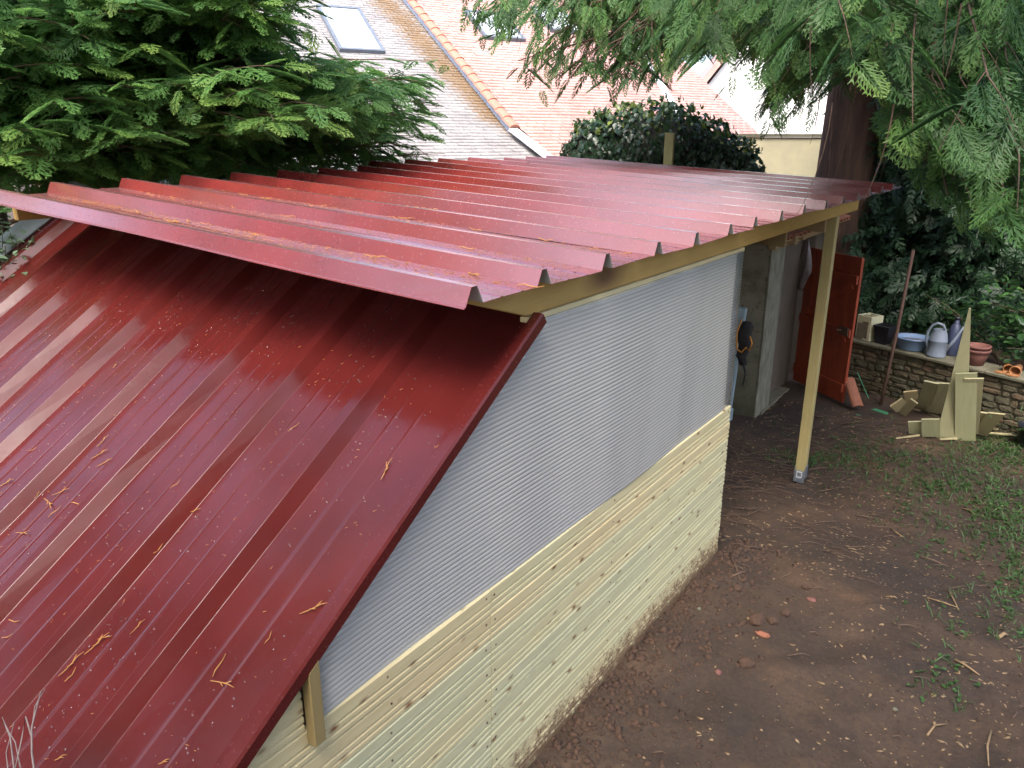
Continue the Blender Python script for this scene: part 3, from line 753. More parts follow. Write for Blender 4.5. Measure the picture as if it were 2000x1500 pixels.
# ------------------------------------------------------------------ outbuilding at the back
ob = empty('outbuilding', (-2.6, 9.9, -.4), 'old rendered outbuilding with a low tiled roof and an open red door, beyond the shed', 'outbuilding')
m = MB(); m.box((-2.9, 9.28, .70), (3.72, .30, 2.2)); m.build('front_wall', M['old_render'], ob, bevel=.01)
m = MB(); m.box((-1.03, 9.385, .72), (.035, .52, 2.24)); m.build('pier', M['pier'], ob, bevel=.012)
m = MB(); m.box((-1.27, 10.28, .68), (.24, 1.34, 2.16)); m.build('side_wall', M['dark_render'], ob, bevel=.01)
m = MB(); m.box((-1.27, 11.9, .68), (.24, .5, 2.16)); m.build('side_wall', M['dark_render'], ob, bevel=.01)
m = MB(); m.box((-1.9, 9.3, 1.86), (2.2, .10, .10)); m.box((-1.03, 9.75, 1.86), (.4, .08, .09)); m.build('eaves_timber', M['dark_wood'], ob, bevel=.005)
m = MB(); m.box((-1.02, 10.6, 1.80), (.09, 3.0, .09)); m.build('eaves_beam', M['dark_wood'], ob, bevel=.005)
m = MB(); m.box((-1.24, 9.9, -.36), (.5, 1.2, .06)); m.build('threshold_slab', M['coping'], ob, bevel=.01)
rf = MB(); rf.extrude([Vector((-.85, 0, 1.862)), Vector((-.85, 0, 1.885)), Vector((-4.6, 0, 2.36)), Vector((-4.6, 0, 2.33))], (0, 9.0, 0), (0, 12.2, 0)); rfo = rf.build('roof', M['dark_wood'], ob)
tm = MB()                                                       # one curved roof tile, reused
pr = [(math.cos(math.pi*i/6)*.085, math.sin(math.pi*i/6)*.055) for i in range(7)]+[(math.cos(math.pi*i/6)*.068, math.sin(math.pi*i/6)*.04) for i in range(6, -1, -1)]
tm.extrude([Vector((0, y, z)) for y, z in pr], (0, 0, 0), (-.34, 0, .055)); tile_me = tm.mesh('roof_tile'); tile_me.materials.append(M['terracotta'])
for c in range(17):
    for r in range(4):
        t = bpy.data.objects.new('roof_tile', tile_me); col.objects.link(t); t.parent = rfo; t.matrix_parent_inverse = root_matrix(rfo).inverted()
        t.location = (-.80-.30*r, 9.06+.18*c+rnd.uniform(-.01, .01), 1.885+.038*r+rnd.uniform(0, .008)); t.rotation_euler = (0, 0, rnd.uniform(-.03, .03))
# the door: hinged at the wall, swung out
hx, hy = -1.07, 10.95; ex, ey = -.23, 10.27
dv = Vector((ex-hx, ey-hy, 0)); DW = dv.length; da = math.atan2(dv.y, dv.x)
def in_door(mb, name, mat, parent, bevel=.003):
    return mb.build(name, mat, parent, bevel=bevel, xf=Matrix.Translation((hx, hy, 0)) @ Matrix.Rotation(da, 4, 'Z'))
z0, z1 = -.33, 1.58
door = in_door(MB().box((DW/2, .012, (z0+z1)/2), (DW-.01, .012, z1-z0-.01)), 'door', M['red_door'], ob, 0)
nb = 6
for i in range(nb):
    m = MB(); m.box((DW*(i+.5)/nb, -.006, (z0+z1)/2+rnd.uniform(-.004, .004)), (DW/nb-.005, .022, z1-z0)); in_door(m, 'door_board', M['red_door'], door)
for zc in (z1-.28, (z0+z1)/2-.02, z0+.20):
    m = MB(); m.box((DW/2, -.032, zc), (DW-.03, .028, .11)); in_door(m, 'ledge', M['red_door'], door)
for a, b in (((.08, (z0+z1)/2+.06), (DW-.1, z1-.36)), ((.08, z0+.28), (DW-.1, (z0+z1)/2-.10))):
    v = Vector((b[0]-a[0], 0, b[1]-a[1])); m = MB()
    m.box(((a[0]+b[0])/2, -.030, (a[1]+b[1])/2), (v.length, .024, .09), Matrix.Rotation(-math.atan2(v.z, v.x), 3, 'Y')); in_door(m, 'brace', M['red_door'], door)
m = MB(); m.box((DW-.12, -.052, (z0+z1)/2+.0), (.17, .012, .11)); m.tube([(DW-.16, -.06, .63), (DW-.16, -.10, .63), (DW-.24, -.105, .63)], .010, 6); in_door(m, 'latch', M['rust'], door, 0)
# cloth hung over the corner of the door
V = []; F = []; nu, nv = 9, 16
c0 = Vector((hx, hy, 0))+dv.normalized()*.05; nrm = Vector((dv.y, -dv.x, 0)).normalized()
for j in range(nv):
    for i in range(nu):
        w = .05+.13*min(1, j/9)*(1-.85*max(0, (j-10)/5)); s = (i/(nu-1)-.5)*2*w
        z = 1.72-j*.047-.04*abs(math.sin(i*1.2))
        f = .03*math.sin(i*1.9+j*.3)*min(1, j/4)
        p = c0+dv.normalized()*(s-.02-.01*j*.3)+nrm*(.075+f)+Vector((0, 0, z)); V.append(tuple(p))
for j in range(nv-1):
    for i in range(nu-1): F.append((j*nu+i, j*nu+i+1, (j+1)*nu+i+1, (j+1)*nu+i))
me = bpy.data.meshes.new('hanging_cloth'); me.from_pydata(V, [], F); me.polygons.foreach_set('use_smooth', [True]*len(F))
o = link('hanging_cloth', me, M['cloth']); so = o.modifiers.new('t', 'SOLIDIFY'); so.thickness = .004
tag(o, 'grey rag hanging from the top left corner of the open red door', 'rag')
# grey gutter length standing on end, with its shoe
g = empty('gutter_length', (-1.33, 8.86, -.38), 'pale blue-grey plastic pipe standing on end against the outbuilding wall', 'pipe')
m = MB(); a = Vector((-1.33, 8.86, -.33)); b = Vector((-1.27, 8.93, 1.06)); m.extrude([Vector((x, y, 0)) for x, y in ((-.085, -.05), (.085, -.05), (.085, .0), (.07, .04), (-.07, .04), (-.085, 0))], a, b); m.build('pipe_body', M['pipe_grey'], g, bevel=.008)
m = MB(); m.extrude([Vector((x, y, 0)) for x, y in ((-.10, -.06), (.10, -.06), (.10, .05), (-.10, .05))], a+Vector((0, 0, -.04)), a+Vector((0, 0, .12))); m.build('pipe_shoe', M['pipe_grey'], g, bevel=.01)
# dark bag with an orange cord on the corner
g = empty('hanging_bag', (-1.16, 8.93, .7), 'black cloth bag with an orange cord hanging beside the blue-grey pipe', 'bag')
m = MB(); prof = [(0.0, .30), (.05, .295), (.085, .24), (.10, .12), (.085, 0), (.07, -.14), (.05, -.24), (0, -.27)]
m.lathe(prof, (-1.17, 8.87, .62), 12, 1.0, .5); o = m.build('bag_body', M['black_cloth'], g)
for v in o.data.vertices: v.co += Vector((.022*math.sin(v.co.z*23), .012*math.sin(v.co.z*31+v.co.x*20), 0))
m = MB(); m.tube([(-1.20, 8.80, .95), (-1.24, 8.79, .78), (-1.22, 8.79, .58), (-1.16, 8.785, .55), (-1.11, 8.79, .62), (-1.07, 8.79, .58), (-1.05, 8.80, .68), (-1.08, 8.80, .76)], .009, 6); m.build('orange_cord', M['orange'], g)
m = MB(); m.tube([(-1.14, 8.84, .40), (-1.10, 8.83, .28), (-1.12, 8.82, .12)], [.02, .012, .006], 6); m.build('loose_strap', M['black_cloth'], g)

# ------------------------------------------------------------------ garden wall of rubble, every stone a piece
def wp(s, d, z):                                                # s along the wall, d towards the yard
    p = WALL_A+WALL_D*s+WALL_N*d; return Vector((p.x, p.y, z))
WT = .34
gw = empty('garden_wall', wp(2.4, 0, -.4), 'low rubble stone retaining wall with a mossy coping behind the plank pile', 'wall')
m = MB(); m.extrude([WALL_N*-.30+Vector((0, 0, -.7)), WALL_N*-.035+Vector((0, 0, -.7)), WALL_N*-.035+Vector((0, 0, WT-.05)), WALL_N*-.30+Vector((0, 0, WT-.05))], WALL_A, WALL_A+WALL_D*5.6)
m.build('mortar_core', M['mortar'], gw)
def stone(cx, cz, w, h, dproud):
    n_ = 8; pts = []
    for i in range(n_):
        a = 2*math.pi*(i+.5)/n_; r = rnd.uniform(.86, 1.08)
        px = math.copysign(abs(math.cos(a))**.55, math.cos(a))*w/2*r; pz = math.copysign(abs(math.sin(a))**.55, math.sin(a))*h/2*r
        pts.append((px, pz))
    vs = []; 
    for k_, (sc, d_) in enumerate(((1, -.05), (1, dproud*.55), (.72, dproud))):
        for px, pz in pts: vs.append(wp(cx+px*sc, d_-.02+rnd.uniform(-.006, .006)*(k_ > 0), cz+pz*sc))
    m = MB(); fs = [(a*n_+i, a*n_+(i+1) % n_, (a+1)*n_+(i+1) % n_, (a+1)*n_+i) for a in range(2) for i in range(n_)]+[tuple(range(2*n_, 3*n_))]
    m.add(vs, fs); m.build('stone', M['stone'], gw)
z = -.46
while z < WT-.07:
    h = rnd.uniform(.055, .12)
    if z+h > WT-.06: h = WT-.055-z
    if h < .03: break
    s = -.02
    while s < 4.6:
        w = rnd.uniform(.09, .27); stone(s+w/2, z+h/2+rnd.uniform(-.008, .008), w-.014, h-.010, rnd.uniform(.004, .022)); s += w
    z += h
s = -.05
while s < 5.5:
    w = rnd.uniform(.5, .85); m = MB(); dz = rnd.uniform(-.006, .006)
    m.extrude([WALL_N*-.34+Vector((0, 0, WT-.045+dz)), WALL_N*.035+Vector((0, 0, WT-.05+dz)), WALL_N*.04+Vector((0, 0, WT-.008+dz)), WALL_N*-.34+Vector((0, 0, WT+.004+dz))], WALL_A+WALL_D*s, WALL_A+WALL_D*(s+w-.012))
    m.build('coping_slab', M['coping'], gw, bevel=.008); s += w

# ------------------------------------------------------------------ things on the wall
def thing1(name, mb, mat, label, cat, group=None, bevel=0):
    return tag(mb.build(name, mat, None, bevel=bevel), label, cat, group)
def onwall(u, back=.15): 
    # point on the coping seen at image column u
    d = ray(u, 690); n = WALL_N; C0 = WALL_A-WALL_N*back
    t = (C0-CAM).dot(n)/d.dot(n); p = CAM+d*t; return Vector((p.x, p.y, WT))
# cream hollow block
c = onwall(1690, .17); rot = Matrix.Rotation(R(-28), 3, 'Z')
blk = empty('hollow_block', c, 'cream yellow-topped hollow block standing on the wall next to the red door', 'block')
m = MB()
for (x, y, w, d_) in ((-.10, 0, .03, .24), (.10, 0, .03, .24), (0, -.105, .17, .03), (0, .105, .17, .03), (0, 0, .17, .02)):
    m.box(c+rot @ Vector((x, y, 0))+Vector((0, 0, .17)), (w, d_, .34), rot)
m.build('block_body', M['cream_block'], blk, bevel=.004)
m = MB()
for (x, z, w_, h_) in ((-.01, .13, .17, .20), (.03, .245, .10, .035), (-.05, .02, .12, .03)): m.box(c+rot @ Vector((x, -.121, 0))+Vector((0, 0, z)), (w_, .005, h_), rot)
m.build('mortar_patch', M['old_render'], blk, bevel=.002)
c = onwall(1722, .14); pot = empty('black_pot', c, 'square black plastic plant pot between the cream block and the blue basin', 'pot')
m = MB(); r2 = math.sqrt(2); rt = math.pi/4
def sq_lathe(m, prof, c, rz, sx=1, sy=1):
    rr = Matrix.Rotation(rz, 3, 'Z'); vs = []
    for r, z in prof:
        for (x, y) in ((-1, -1), (1, -1), (1, 1), (-1, 1)): vs.append(Vector(c)+rr @ Vector((x*r*sx, y*r*sy, 0))+Vector((0, 0, z)))
    fs = [(i*4+j, i*4+(j+1) % 4, (i+1)*4+(j+1) % 4, (i+1)*4+j) for i in range(len(prof)-1) for j in range(4)]
    fs += [(3, 2, 1, 0), tuple(len(vs)-4+j for j in range(4))]; m.add(vs, fs)
sq_lathe(m, [(.075, 0), (.105, .22), (.115, .222), (.115, .25), (.10, .25), (.095, .20)], c, R(-20)); m.build('pot_body', M['black_plastic'], pot)
m = MB(); m.box(c+Vector((0, 0, .205)), (.17, .17, .008), Matrix.Rotation(R(-20), 3, 'Z')); m.build('potting_soil', M['stone'], pot)
c = onwall(1779, .16); bs = empty('blue_basin', c, 'round blue-grey plastic washing basin with dirty water on the wall', 'basin')
m = MB(); m.lathe([(0, .004), (.15, .004), (.165, .02), (.195, .15), (.225, .155), (.228, .165), (.222, .172), (.192, .168), (.16, .03), (0, .022)], c, 32, 1.0, .92); m.build('basin_shell', M['blue_plastic'], bs)
m = MB(); m.lathe([(0, .12), (.184, .12), (.184, .115), (0, .115)], c, 32, 1.0, .92); m.build('muddy_water', simple('muddy_water', (.22, .14, .09), (.18, .12, .08), 5, .15, .05), bs)
c = onwall(1828, .10); wc = empty('watering_can', c, 'grey plastic watering can with an arched handle right of the blue basin', 'watering can')
m = MB(); m.lathe([(0, 0), (.112, 0), (.118, .015), (.112, .03), (.108, .20), (.113, .205), (.108, .215), (.095, .29), (.075, .34), (.078, .352), (.07, .352), (.066, .335), (.085, .285), (.09, .2), (0, .18)], c, 28, 1.0, .9); m.build('can_body', M['can_plastic'], wc)
m = MB(); hp = [c+Vector(q) for q in ((-.105, -.02, .10), (-.135, -.03, .20), (-.125, -.035, .32), (-.085, -.035, .405), (-.03, -.03, .435), (.03, -.02, .415), (.062, -.01, .345))]
m.tube(hp, .0165, 8); m.build('can_handle', M['can_plastic'], wc)
m = MB(); m.tube([c+Vector((.09, .03, .06)), c+Vector((.17, .06, .22)), c+Vector((.23, .09, .36)), c+Vector((.25, .10, .40))], [.026, .02, .015, .015], 8); m.tube([c+Vector((.25, .10, .40)), c+Vector((.27, .11, .425))], [.015, .04], 10); m.build('can_spout', M['can_plastic'], wc)
c = onwall(1858, .30); bt = empty('navy_bottle', c, 'dark navy plastic bottle standing behind the watering can', 'bottle')
m = MB(); m.lathe([(0, 0), (.07, 0), (.075, .02), (.075, .33), (.05, .40), (.028, .43), (.028, .47), (0, .47)], c, 16); m.build('bottle_body', M['navy'], bt)
m = MB(); m.lathe([(0, .472), (.034, .472), (.034, .51), (0, .51)], c, 12); m.build('bottle_cap', M['black_plastic'], bt)
c = onwall(1907, .15); tp = empty('terracotta_pot', c, 'weathered terracotta flower pot stack on the wall right of the tallest plank', 'pot')
m = MB(); m.lathe([(0, 0), (.10, 0), (.125, .10), (.128, .105), (.132, .12), (.142, .165), (.15, .166), (.155, .2), (.143, .2), (.12, .13), (.11, .06), (0, .05)], c, 24); m.build('outer_pot', M['terracotta_dark'], tp)
m = MB(); m.lathe([(0, .10), (.115, .10), (.128, .215), (.142, .22), (.145, .245), (.13, .245), (.11, .17), (0, .16)], c+Vector((.004, 0, 0)), 24); m.build('inner_pot', M['terracotta_dark'], tp)
def lying_pot(u, back, rz, ln, r, label):
    c = onwall(u, back)+Vector((0, 0, r+.004)); o = empty('clay_pot', c, label, 'pot', 'small clay pots lying on the wall')
    m = MB(); m.lathe([(0, 0), (r*.72, 0), (r*.9, ln*.8), (r*1.05, ln*.81), (r*1.08, ln), (r*.93, ln), (r*.8, ln*.3), (0, ln*.1)], (0, 0, 0), 18)
    m.build('pot_body', M['orange_clay'], o, xf=Matrix.Translation(c) @ Matrix.Rotation(rz, 4, 'Z') @ Matrix.Rotation(R(95), 4, 'X') @ Matrix.Translation((0, 0, -ln/2)))
    return o
lying_pot(1973, .16, R(12), .15, .052, 'small orange clay pot lying on its side, left one of the two on the wall')
lying_pot(1993, .12, R(-10), .17, .058, 'small orange clay pot lying on its side, rightmost on the wall by the shrub')
for (u, b, lab) in ((1963, .03, 'flat orange clay shard at the wall edge left of the lying pots'), (1988, .02, 'flat orange clay shard at the wall edge below the rightmost clay pot')):
    c = onwall(u, b); m = MB(); m.extrude([Vector((x, y, 0)) for x, y in ((-.07, -.02), (-.02, -.04), (.05, -.03), (.07, .02), (.0, .045), (-.06, .03))], c+Vector((0, 0, .004)), c+Vector((0, 0, .018))); thing1('clay_shard', m, M['orange_clay'], lab, 'shard', 'clay shards on the wall')
# black bucket at the right
c = Vector((1.86, 10.05, -.38)); bk = empty('black_bucket', c, 'black bucket on the ground at the foot of the garden wall, far right', 'bucket')
m = MB(); m.lathe([(0, 0), (.12, 0), (.15, .24), (.165, .242), (.168, .262), (.152, .262), (.148, .24), (.115, .02), (0, .015)], c, 28); m.build('bucket_body', M['black_plastic'], bk)
m = MB(); m.lathe([(0, .22), (.142, .22), (.142, .215), (0, .215)], c, 28); m.build('rain_water', simple('rain_water', (.02, .03, .05), None, 4, .05, 0), bk)
# rusty pole leaning on the wall
a = on_axis(1724, 772, 1, 10.60); b = on_axis(1784, 488, 1, 10.84); a = a+(a-b)*((a.z+.40)/(b.z-a.z)); m = MB(); m.tube([a, (a+b)/2+Vector((.01, 0, 0)), b], .021, 8)
thing1('rusty_pole', m, M['rust'], 'long rusty iron pole leaning against the garden wall between door and basin', 'pole')
# red curved tile and green strips by the door
a = Vector((-.16, 10.30, -.34)); m = MB(); pr = [(math.cos(math.pi*i/6)*.075, math.sin(math.pi*i/6)*.05) for i in range(7)]+[(math.cos(math.pi*i/6)*.062, math.sin(math.pi*i/6)*.037) for i in range(6, -1, -1)]
m.extrude([Vector((x, 0, z)) for x, z in pr], (0, 0, 0), (0, .42, 0)); o = m.build('broken_ridge_tile', M['terracotta'], None, xf=Matrix.Translation((-.02, 10.12, -.30)) @ Matrix.Rotation(R(40), 4, 'Z') @ Matrix.Rotation(R(42), 4, 'X'))
tag(o, 'orange-red curved tile leaning on the ground beside the open red door', 'tile')
for (p, q, wd, lab) in (((-.17, 10.6, .02), (.03, 10.5, -.28), .035, 'green plastic strip leaning on the stones just right of the red door'), ((.0, 9.98, -.36), (.28, 9.93, -.37), .05, 'flat green plastic strip lying on the soil in front of the curved tile'), ((.10, 10.35, -.36), (.32, 10.25, -.36), .09, 'wide green plastic scrap lying on the soil behind the curved tile')):
    p = Vector(p); q = Vector(q); m = MB(); m.extrude([Vector((0, -wd/2, 0)), Vector((0, wd/2, 0)), Vector((0, wd/2, .006)), Vector((0, -wd/2, .006))], p, q); thing1('green_strip', m, M['green_strip'], lab, 'plastic strip', 'green plastic scraps by the door')
# ------------------------------------------------------------------ offcut planks leaning on the wall
def board(px_b, px_t, w, ln=None, zb=-.36, dy=.45, cut=None, label='', th=.02, flat=False, mat='scrap', roll=0.0):
    """px_b / px_t : image columns and rows of the middle of the foot and of the head"""
    w *= 1.35
    a = on_axis(px_b[0], px_b[1], 2, zb); b = on_axis(px_t[0], px_t[1], 1, a.y+dy)
    ax = (b-a); L = ax.length; ax.normalize()
    n_ = Vector((0.12, -1, .25)).normalized(); side = ax.cross(n_).normalized(); n_ = side.cross(ax).normalized()
    side = (side*math.cos(roll)+n_*math.sin(roll)).normalized(); n_ = side.cross(ax).normalized()
    if n_.y > 0: n_ = -n_
    # section with tongue-and-groove relief, local: x = side, y = normal, z = along
    sec = [(-w/2, -th/2), (w/2, -th/2), (w/2, th/2-.004), (w/2-.005, th/2), (w*.2, th/2), (w*.2-.003, th/2-.004), (w*.2-.006, th/2), (-w*.12, th/2), (-w*.12-.003, th/2-.004), (-w*.12-.006, th/2), (-w/2+.005, th/2), (-w/2, th/2-.004)]
    m = MB(); m.extrude([Vector((x, y, 0)) for x, y in sec], (0, 0, 0), (0, 0, L)); me = m.mesh('plank')
    if cut == 'point':
        for v in me.vertices:
            if v.co.z > L/2: v.co.x = v.co.x*.06+w*.35
    elif cut: 
        for v in me.vertices:
            if v.co.z > L/2: v.co.z += cut*v.co.x/w
    mt = Matrix(((side.x, n_.x, ax.x, a.x), (side.y, n_.y, ax.y, a.y), (side.z, n_.z, ax.z, a.z), (0, 0, 0, 1)))
    me.materials.append(M[mat]); o = bpy.data.objects.new('plank', me); col.objects.link(o)
    o.location = mt.to_translation(); o.rotation_euler = mt.to_euler()
    return tag(o, label, 'plank', 'plank offcuts leaning against the garden wall')
board((1858, 855), (1864, 575), .235, cut='point', label='tallest pale plank offcut, cut to a long sharp point', dy=.40)
b2 = board((1885, 860), (1880, 700), .155, label='wide plank offcut just right of the pointed one, standing in front', dy=.30, zb=-.37)
board((1893, 846), (1889, 690), .14, label='tan plank offcut behind the wide plank with the white label', dy=.55, mat='scrap')
board((1822, 805), (1845, 715), .13, label='plank leaning to the right, left of the pointed plank, at mid height', dy=.42, cut=.05)
board((1802, 800), (1826, 700), .12, label='darker narrow plank leaning far right behind the pile', dy=.60)
board((1800, 770), (1853, 640), .09, label='narrow squared stick whose top reaches the watering can', dy=.55, th=.05)
board((1790, 846), (1788, 812), .12, label='short upright board end at the left foot of the pile', dy=.10, th=.02)
board((1818, 852), (1816, 805), .14, label='short wide board end left of the pointed plank foot', dy=.12)
board((1765, 800), (1740, 770), .13, label='short plank end tipped left, leftmost of the pile', dy=.10)
board((1762, 808), (1795, 770), .075, label='short narrow plank tipped right across the leftmost one', dy=.16)
board((1782, 790), (1776, 750), .12, label='small square board end behind the leftmost crossed planks', dy=.15)
board((1905, 842), (1925, 778), .13, label='plank end leaning right, right of the wide plank', dy=.3, cut=.06)
board((1915, 846), (1950, 775), .11, label='rightmost plank offcut with a slanted top', dy=.35, cut=.1)
m = MB(); c = on_axis(1881, 746, 1, 9.70); m.box(c, (.115, .003, .16), Matrix.Rotation(R(6), 3, 'Z')); m.box(c+Vector((.004, -.006, -.05)), (.10, .008, .03), Matrix.Rotation(R(10), 3, 'Y'))
thing1('paper_label', m, M['white'], 'white plastic tag stapled to the wide plank offcut', 'tag')
for (u, v, u2, v2, w, lab) in ((1750, 857, 1795, 851, .03, 'thin sliver of wood on the soil in front of the plank pile, left'), (1835, 859, 1868, 857, .04, 'pale sliver of wood under the foot of the pointed plank'), (1928, 846, 1990, 851, .06, 'triangular pale offcut lying flat near the black bucket'), (1925, 835, 1995, 848, .02, 'thin lath lying on the soil beside the black bucket')):
    a = on_axis(u, v, 2, -.355); b = on_axis(u2, v2, 2, -.355); m = MB(); d_ = (b-a).normalized(); s_ = Vector((-d_.y, d_.x, 0))*w/2
    m.add([a-s_*.3, a+s_*.3, b+s_, b-s_, a-s_*.3+Vector((0, 0, .014)), a+s_*.3+Vector((0, 0, .014)), b+s_+Vector((0, 0, .014)), b-s_+Vector((0, 0, .014))], [(0, 3, 2, 1), (4, 5, 6, 7), (0, 1, 5, 4), (1, 2, 6, 5), (2, 3, 7, 6), (3, 0, 4, 7)])
    thing1('wood_offcut', m, M['scrap'], lab, 'offcut')
# pale post standing up behind the roof
a = on_axis(1305, 318, 1, 10.6); m = MB(); m.box((a.x, 10.6, (2.97-.4)/2), (.135, .045, 3.37)); o = m.build('wooden_post', M['post'], None, bevel=.003)
tb = on_axis(1305, 259, 1, 10.6).z
for v in o.data.vertices:
    if v.co.z > 1: v.co.z = tb+(-.004 if v.co.x > a.x else 0)
tag(o, 'pale sawn board sticking up behind the far edge of the red roof', 'post')

# ------------------------------------------------------------------ foliage machinery
def make_spray(nl=9, sub=3, width=.42, droop=.22, ang=50, thick=.018):
    """one flat feathery spray of unit length along +x : axis, side shoots and scale-leaf twiglets"""
    V = []; F = []; T = []
    def shoot(p, d, L, w, tone, full=True):
        d = np.array(d)/np.linalg.norm(d); s = np.array([-d[1], d[0], 0]); p = np.array(p); b = len(V); a = p+d*L*.4
        if full: V.extend([p, a+s*w, p+d*L, a-s*w]); F.extend([(b, b+1, b+2), (b, b+2, b+3)]); T.extend([tone, tone+.06, tone+.22, tone+.06])
        else: V.extend([p-d*w*.3+s*w*1.1, p-s*w*1.1, p+d*L]); F.append((b, b+1, b+2)); T.extend([tone+.04, tone+.04, tone+.2])
    shoot((0, 0, 0), (1, 0, 0), 1.0, thick*.7, -.05)
    for i in range(nl):
        f = .08+.86*i/(nl-1)
        ln = width*(math.sin(math.pi*min(1, f*.9+.16))**.7)*(1.02-f*.55)
        for sg in (-1, 1):
            a = R(ang-14*f+rnd.uniform(-7, 7))*sg; d = (math.cos(a), math.sin(a), 0)
            p = np.array([f+(.03 if sg > 0 else 0), 0, 0])
            l2 = ln*rnd.uniform(.85, 1.12); shoot(p, d, l2, thick, .0+.12*f)
            for j in range(sub):
                g = .25+.55*j/max(1, sub-1) if sub > 1 else .5
                for s2 in (-1, 1):
                    a2 = a+R(32)*s2; shoot(p+np.array(d)*l2*g, (math.cos(a2), math.sin(a2), 0), l2*.42*(1.15-g*.6), thick*.9, .05+.12*f, False)
    V = np.array(V); V[:, 2] = -droop*V[:, 0]**2-.10*np.abs(V[:, 1])**1.3+.015*np.sin(V[:, 0]*40+V[:, 1]*31)
    return V, np.array(F), np.array(T)
SP_FULL = [make_spray(11, 2, .44, .24, 44, .017), make_spray(10, 2, .38, .32, 40, .018), make_spray(12, 2, .48, .16, 46, .016)]
SP_MID = [make_spray(9, 1, .42, .25, 44, .022), make_spray(9, 1, .36, .32, 42, .022)]
SP_LOW = [make_spray(5, 0, .40, .25, thick=.06), make_spray(5, 0, .34, .3, thick=.06)]
def scatter(tpls, P, D, Nn, S, tone):
    """place templates: P origin, D forward, Nn up, S size, tone per instance -> arrays"""
    P, D, Nn, S, tone = map(np.asarray, (P, D, Nn, S, tone)); D = D/np.linalg.norm(D, axis=1, keepdims=True)
    Sd = np.cross(Nn, D); Sd /= np.maximum(np.linalg.norm(Sd, axis=1, keepdims=True), 1e-6); U = np.cross(D, Sd)
    which = rng.integers(0, len(tpls), len(P)); VV = []; QQ = []; TT = []; off = 0
    for k, (v, q, t) in enumerate(tpls):
        ix = np.where(which == k)[0]
        if not len(ix): continue
        c = D[ix][:, None, :]*v[None, :, 0:1]+Sd[ix][:, None, :]*v[None, :, 1:2]+U[ix][:, None, :]*v[None, :, 2:3]
        W = P[ix][:, None, :]+c*S[ix][:, None, None]
        VV.append(W.reshape(-1, 3)); QQ.append((q[None]+(np.arange(len(ix))*len(v))[:, None, None]+off).reshape(-1, q.shape[1]))
        TT.append((t[None]+tone[ix][:, None]).ravel()); off += len(ix)*len(v)
    return np.concatenate(VV), np.concatenate(QQ), np.concatenate(TT)
def limb_curve(a, b, sag, n=9):
    a = np.array(a); b = np.array(b); L = np.linalg.norm(b-a); k1 = rng.normal(0, .03*L, 3)
    out = []
    for i in range(n):
        t = i/(n-1); p = a+(b-a)*t; p = p+k1*math.sin(math.pi*t); p[2] += sag*L*math.sin(math.pi*t)
        out.append(p)
    return np.array(out)
def grow(limbs, start=.3, per_m=6.5, blen=(.35, .85), hang=.35, spray=(.2, .34), fr_m=9, tone=(-.12, .12), up=0.0, tipboost=.0):
    """side branchlets along limbs, sprays along branchlets. returns spray arrays and branchlet polylines"""
    P = []; D = []; Nn = []; S = []; T = []; tw = []
    for c in limbs:
        seg = np.linalg.norm(np.diff(c, axis=0), axis=1); L = seg.sum(); cum = np.concatenate([[0], np.cumsum(seg)])/L
        nb = max(3, int(L*(1-start)*per_m)); lt = rng.uniform(*tone)
        for k in range(nb+1):
            t = 1.0 if k == nb else start+(1-start)*(k+rng.random())/nb
            t = min(t, 1); p = np.array([np.interp(t, cum, c[:, j]) for j in range(3)])
            i = min(len(c)-2, max(0, np.searchsorted(cum, t)-1)); ld = c[i+1]-c[i]; ld = ld/np.linalg.norm(ld)
            side = np.cross(ld, [0, 0, 1.]); side /= max(np.linalg.norm(side), 1e-6)
            a = rng.uniform(-1, 1); d = ld*(1.0 if k == nb else rng.uniform(.25, .9))+side*a*1.2+np.array([0, 0, -hang*rng.uniform(.3, 1.5)+up*rng.random()])
            d /= np.linalg.norm(d); bl = rng.uniform(*blen)*(1.1-.45*t)
            n = max(2, int(bl*fr_m)); pts = []
            for m_ in range(5):
                q = m_/4; pts.append(p+d*bl*q+np.array([0, 0, -hang*.45*bl*q*q]))
            pts = np.array(pts); tw.append(pts); bt = lt+rng.normal(0, .05)
            bs = np.cross(d, [0, 0, 1.]); nb_ = np.linalg.norm(bs); bs = bs/nb_ if nb_ > .15 else np.array([1, 0, 0.])
            for m_ in range(n+1):
                q = (m_+.5)/(n+.5) if m_ < n else 1.0
                pos = np.array([np.interp(q, np.linspace(0, 1, 5), pts[:, j]) for j in range(3)])
                sg = 0 if m_ == n else (1 if m_ % 2 else -1)
                fd = d*(1.0 if sg == 0 else .75)+bs*sg*.85+rng.normal(0, .16, 3)+np.array([0, 0, -hang*.5*q])
                P.append(pos); D.append(fd); nn = np.cross(fd, np.cross([0, 0, 1.], fd)); nn = nn+rng.normal(0, .28, 3)*np.linalg.norm(nn)
                Nn.append(nn); S.append(rng.uniform(*spray)*(1.05-.25*q)); T.append(bt+.10*q+tipboost*q+rng.normal(0, .04))
    return P, D, Nn, S, T, tw
def twig_mesh(polys, r=.006):
    """thin triangular twigs"""
    V = []; Q = []
    for pts in polys:
        k = len(pts); b = len(V); d = pts[-1]-pts[0]; u = np.cross(d, [0.2, .1, 1]); u /= max(np.linalg.norm(u), 1e-6); w = np.cross(d, u); w /= max(np.linalg.norm(w), 1e-6)
        for i, p in enumerate(pts):
            rr = r*(1-.75*i/(k-1))
            for a in (0, 2.094, 4.189): V.append(p+(u*math.cos(a)+w*math.sin(a))*rr)
        for i in range(k-1):
            for j in range(3): Q.append((b+i*3+j, b+i*3+(j+1) % 3, b+(i+1)*3+(j+1) % 3, b+(i+1)*3+j))
    return np.array(V), np.array(Q)
